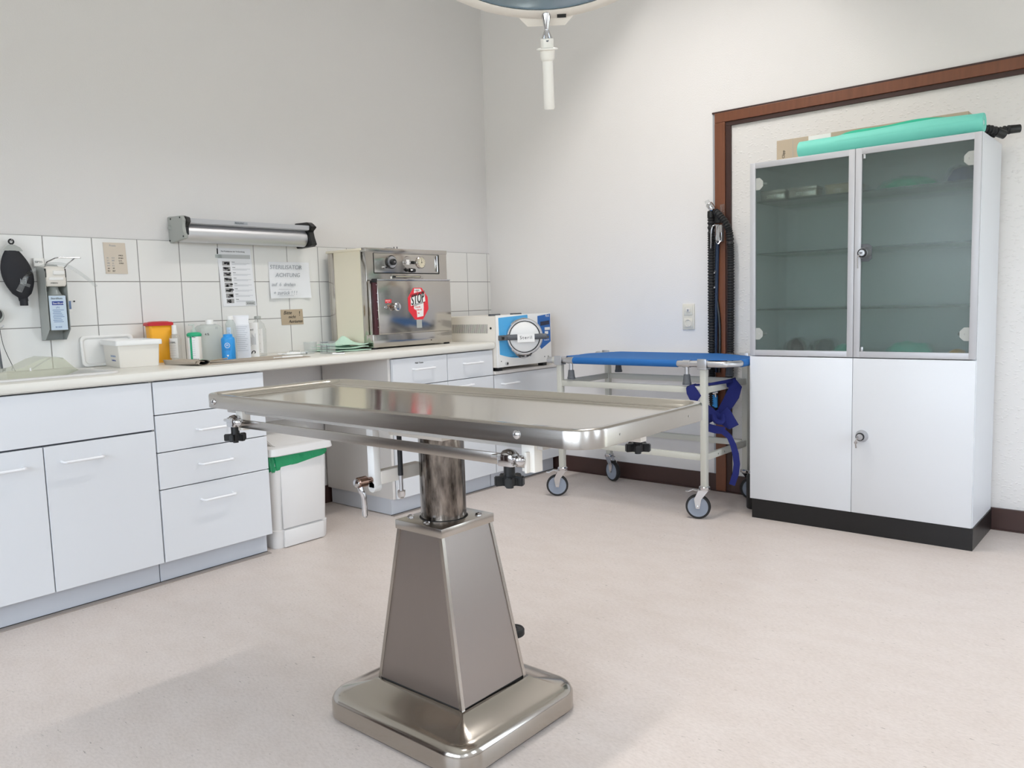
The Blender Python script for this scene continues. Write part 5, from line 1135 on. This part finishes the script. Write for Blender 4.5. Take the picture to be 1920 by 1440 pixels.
# contents
def steel_box(x, label, tint='steel', w=.115, y=-.335):
    t = thing('instrument_box', label, 'instrument box', (x, y, SH[2]), 'metal boxes on the top cabinet shelf')
    b = MB(); b.box(tint, x-w/2, x+w/2, y-.05, y+.07, SH[2]+.0045, SH[2]+.045, .006); b.build('tray', t)
    b = MB(); b.box(tint, x-w/2-.003, x+w/2+.003, y-.053, y+.073, SH[2]+.04, SH[2]+.052, .003); b.build('lid', t)
    b = MB(); b.text('white', 'STE', .022, (x-.03, y-.0515, SH[2]+.014), X_, Z_, shear=.2); b.build('marking', t)
steel_box(2.172, 'leftmost steel instrument box on the top cabinet shelf'); steel_box(2.312, 'middle steel instrument box on the top cabinet shelf', w=.13); steel_box(2.475, 'right beige instrument box on the top cabinet shelf', 'card', w=.135, y=-.30)
def heap(name, label, cat, m, x, y, z, sx_, sy_, h, seed, bumps=6):
    rr = random.Random(seed); b = bmesh.new(); bmesh.ops.create_icosphere(b, subdivisions=4, radius=1)
    ph = [(rr.uniform(2, 6), rr.uniform(2, 6), rr.uniform(0, 6)) for _ in range(bumps)]
    for v in b.verts:
        n = v.co.copy(); d = 1+.09*sum(math.sin(p[0]*n.x*1.6+p[2])*math.cos(p[1]*n.y*1.6+p[2]*1.7) for p in ph)/1.6
        v.co = Vector((n.x*sx_*d, n.y*sy_*d, max(0, n.z)*h*d))
    bmesh.ops.translate(b, verts=b.verts, vec=(x, y, z)); mb = MB(); mb.add(b, m)
    return tag(mb.build(name, loc=(x, y, z), smooth=60), label, cat)
heap('green_drape', 'crumpled green drape behind the right glass door on the top shelf', 'drape', 'mintdark', 2.73, -.22, SH[2]+.005, .115, .09, .055, 1)
heap('navy_drape', 'dark blue folded drape at the right end of the top shelf', 'drape', 'navy', 2.95, -.24, SH[2]+.005, .07, .09, .075, 2)
heap('dark_pouch', 'dark brown pouch low in the cabinet behind the left glass door', 'pouch', 'darkbrown', 2.24, -.25, KM+.0185, .045, .06, .06, 3)
heap('grey_pouch', 'grey pouch beside the dark pouch at the cabinet bottom', 'pouch', 'greyrub', 2.36, -.22, KM+.0185, .05, .06, .055, 4)
heap('green_bag', 'small pale green bag at the bottom right of the left glass door', 'bag', 'mint', 2.485, -.30, KM+.0185, .045, .05, .035, 5)
heap('green_bag', 'large pale green bag at the bottom behind the right glass door', 'bag', 'mint', 2.76, -.28, KM+.0185, .09, .07, .045, 6)
heap('orange_packet', 'small orange packet in the bottom right corner behind glass', 'packet', 'yellow', 2.96, -.32, KM+.0185, .032, .04, .02, 7)

# things on top of the cabinet
RA = Vector((2.285, -.345, KZ+.040)); RB = Vector((3.047, -.372, KZ+.040))
t = thing('drape_roll', 'long mint green paper roll lying on top of the cabinet', 'roll', (2.66, -.36, KZ))
b = MB(); d_ = (RB-RA); b.lathe('mint', [(.034, 0), (.0385, .004), (.0385, d_.length-.003), (.0365, d_.length), (.013, d_.length-.0005), (.012, d_.length-.02)], RA, d_, 40, cap=False); b.lathe('mint', [(.034, 0), (.001, .0005)], RA, d_, 30, cap=False); b.cyl('white', RA+d_*.985, RB-d_.normalized()*.003, .0125, 16); b.build('roll', t, smooth=40)
b = MB(); pth = []; sid = []
n_ = 16; g = bmesh.new()
def flap(x0, x1, m, ang0, ang1, lift, seed):
    b = MB(); lp = []; N = 18
    for i in range(N+1):
        u = i/N; x = x0+(x1-x0)*u; yc = RA.y+(RB.y-RA.y)*(x-RA.x)/(RB.x-RA.x); row = []
        env = math.sin(PI*u)**.5 if 0 < u < 1 else 0
        for j in range(7):
            v = j/6; a = R(ang0+(ang1-ang0)*v); rr_ = .0390+lift*env*(1-v)*(1+.3*math.sin(u*9+seed))
            row.append((x, yc+rr_*math.cos(a), RA.z+rr_*math.sin(a)))
        back = [(p[0], p[1], p[2]-.0012) for p in reversed(row)]
        lp.append(row+back)
    b.loops(m, lp); return b
flap(2.47, 2.93, 'mintdark', 98, 128, .015, 1).build('loose_fold', t, smooth=60)
flap(2.46, 3.02, 'mint', 110, 165, .007, 2).build('paper_edge', t, smooth=60)
t = thing('cardboard_box', 'long flat cardboard box lying on the cabinet behind the mint roll', 'box', (2.55, -.2, KZ))
b = MB(); b.box('card', 2.135, 2.965, -.25, -.13, KZ+.0005, KZ+.118, .001, 1); b.build('carton', t)
b = MB(); b.box('white', 2.29, 2.395, -.2508, -.2502, KZ+.072, KZ+.117); b.text('ink', 'Geräte 03', .01, (2.30, -.251, KZ+.078), X_, Z_); b.build('shipping_label', t)
b = MB(); b.text('ink', 'Clipp', .018, (2.175, -.2505, KZ+.03), Z_, (-1, 0, 0)); b.box('greyink', 2.2145, 2.2155, -.2506, -.2500, KZ+.001, KZ+.118); b.box('darkbrown', 2.215, 2.33, -.262, -.252, KZ+.001, KZ+.012, .002); b.build('print', t)
t = thing('corrugated_hoses', 'two short black corrugated hose ends sticking out over the cabinet side', 'hose', (3.05, -.2, KZ))
for pts, nm in (([(2.97, -.29, KZ+.030), (3.01, -.265, KZ+.035), (3.045, -.235, KZ+.03), (3.066, -.21, KZ+.022)], 'hose'), ([(2.985, -.19, KZ+.02), (3.03, -.17, KZ+.023), (3.075, -.145, KZ+.034), (3.10, -.127, KZ+.038)], 'hose')):
    corr(pts, nm, .017)
b = MB(); b.cyl('black', (3.062, -.214, KZ+.023), (3.088, -.186, KZ+.010), .019, 18, .018); b.cyl('ink', (3.088, -.1857, KZ+.0099), (3.0886, -.1851, KZ+.0096), .014, 16); b.build('hose_cuff', t)
b = MB(); b.cyl('black', (3.098, -.128, KZ+.038), (3.132, -.108, KZ+.040), .018, 18, .017); b.build('hose_cuff', t)

# black canister behind cabinet
t = thing('gas_canister', 'black canister with a chrome collar beside the cabinet foot', 'canister', (2.0, -.25, 0))
b = MB(); b.lathe('black', [(.034, 0), (.038, .006), (.038, .17), (.03, .185)], (2.02, -.25, 0), n=28); b.build('body', t, smooth=50)
b = MB(); b.lathe('chrome', [(.03, .184), (.031, .19), (.022, .2), (.02, .23), (.012, .24)], (2.02, -.25, 0), n=22); b.build('collar', t)

# ------------------------------------------------------------------ surgical lamp
LD = Vector((2.53, -2.58, 1.66))
t = thing('surgical_lamp', 'white surgical lamp head with sterile handle hanging from the ceiling', 'surgical lamp', (LD.x, LD.y, CEIL))
hb = Vector((2.58, -2.6595, 1.539)); ht = Vector((2.6108, -2.7033, 1.7268))      # lower and upper end of the handle
axh = (ht-hb).normalized(); Lh = (ht-hb).length
b = MB(); k_ = Lh/175.0      # the handle is laid out in 175 steps
b.lathe('offwhite', [(.0105, 0), (.0125, .003), (.0118, 92*k_), (.0135, 93*k_), (.0155, 97*k_), (.0165, 112*k_), (.0235, 113*k_), (.0235, 115.5*k_), (.016, 117*k_)], hb, axh, 28); hh = b.build('sterile_handle', t, smooth=50)
b = MB(); b.lathe('offwhite', [(.0145, 116*k_), (.0145, 133*k_), (.0125, 134*k_)], hb, axh, 24); b.cyl('greyrub', hb+axh*125*k_+Vector((.0094, -.0110, .0015)), hb+axh*125*k_+Vector((.0100, -.0118, .0016)), .003, 10); b.build('collar', t)
b = MB(); b.lathe('chrome', [(.0125, 134*k_), (.005, 150*k_), (.005, 151*k_), (.0105, 175*k_), (.009, 181*k_)], hb, axh, 24); b.build('shaft', t)
# lamp head: a dish whose face tilts down towards the camera
dn = Vector((1.120, -1.468, 0)); dn.z = 0; dn.normalize(); nrm = Vector((dn.x*math.sin(R(30)), dn.y*math.sin(R(30)), -math.cos(R(30)))).normalized()
inp = (Vector((0, 0, 1))-nrm*nrm.z); 
far = (-dn*math.cos(R(30))-Vector((0, 0, 1))*math.sin(R(30))).normalized()     # in-plane direction, away from camera and down
ctr_ = ht-far*.338+Vector((0, 0, -.001))
b = MB(); b.lathe('offwhite', [(.322, .0), (.346, -.003), (.358, -.018), (.352, -.05), (.30, -.085), (.12, -.12), (.001, -.125)], ctr_, nrm, 72, cap=False); b.lathe('offwhite', [(.324, -.004), (.322, 0)], ctr_, nrm, 72, cap=False)
side_ = nrm.cross(far).normalized(); mt = Matrix(((side_.x, far.x, nrm.x, ctr_.x), (side_.y, far.y, nrm.y, ctr_.y), (side_.z, far.z, nrm.z, ctr_.z), (0, 0, 0, 1)))
b.loops('offwhite', [[(x, y, z) for x, y in ((-.07, .33), (.07, .33), (.042, .368), (-.042, .368))] for z in (-.055, -.005)], mtx=mt)
b.box('ink', .024, .044, .335, .344, -.006, -.001, mtx=mt); b.build('lamp_head', t, smooth=50)
b = MB(); b.lathe('lens', [(.323, -.004), (.29, -.001), (.001, .004)], ctr_, nrm, 72, cap=False); b.build('lens', t, smooth=60)
b = MB(); c0 = ctr_-nrm*.12; b.tube('offwhite', [c0, c0+Vector((0, 0, .18)), c0+Vector((-.05, .05, .45))], .025, 14); b.tube('offwhite', [c0+Vector((-.05, .05, .45)), (LD.x-.4, LD.y+.4, 2.75), (LD.x-.4, LD.y+.4, CEIL-.03)], .03, 14, False); b.lathe('offwhite', [(.11, 0), (.11, -.04), (.04, -.07)], (LD.x-.4, LD.y+.4, CEIL), n=30); b.build('ceiling_arm', t)

for o in bpy.data.objects:
    if '_o' in o: del o['_o']
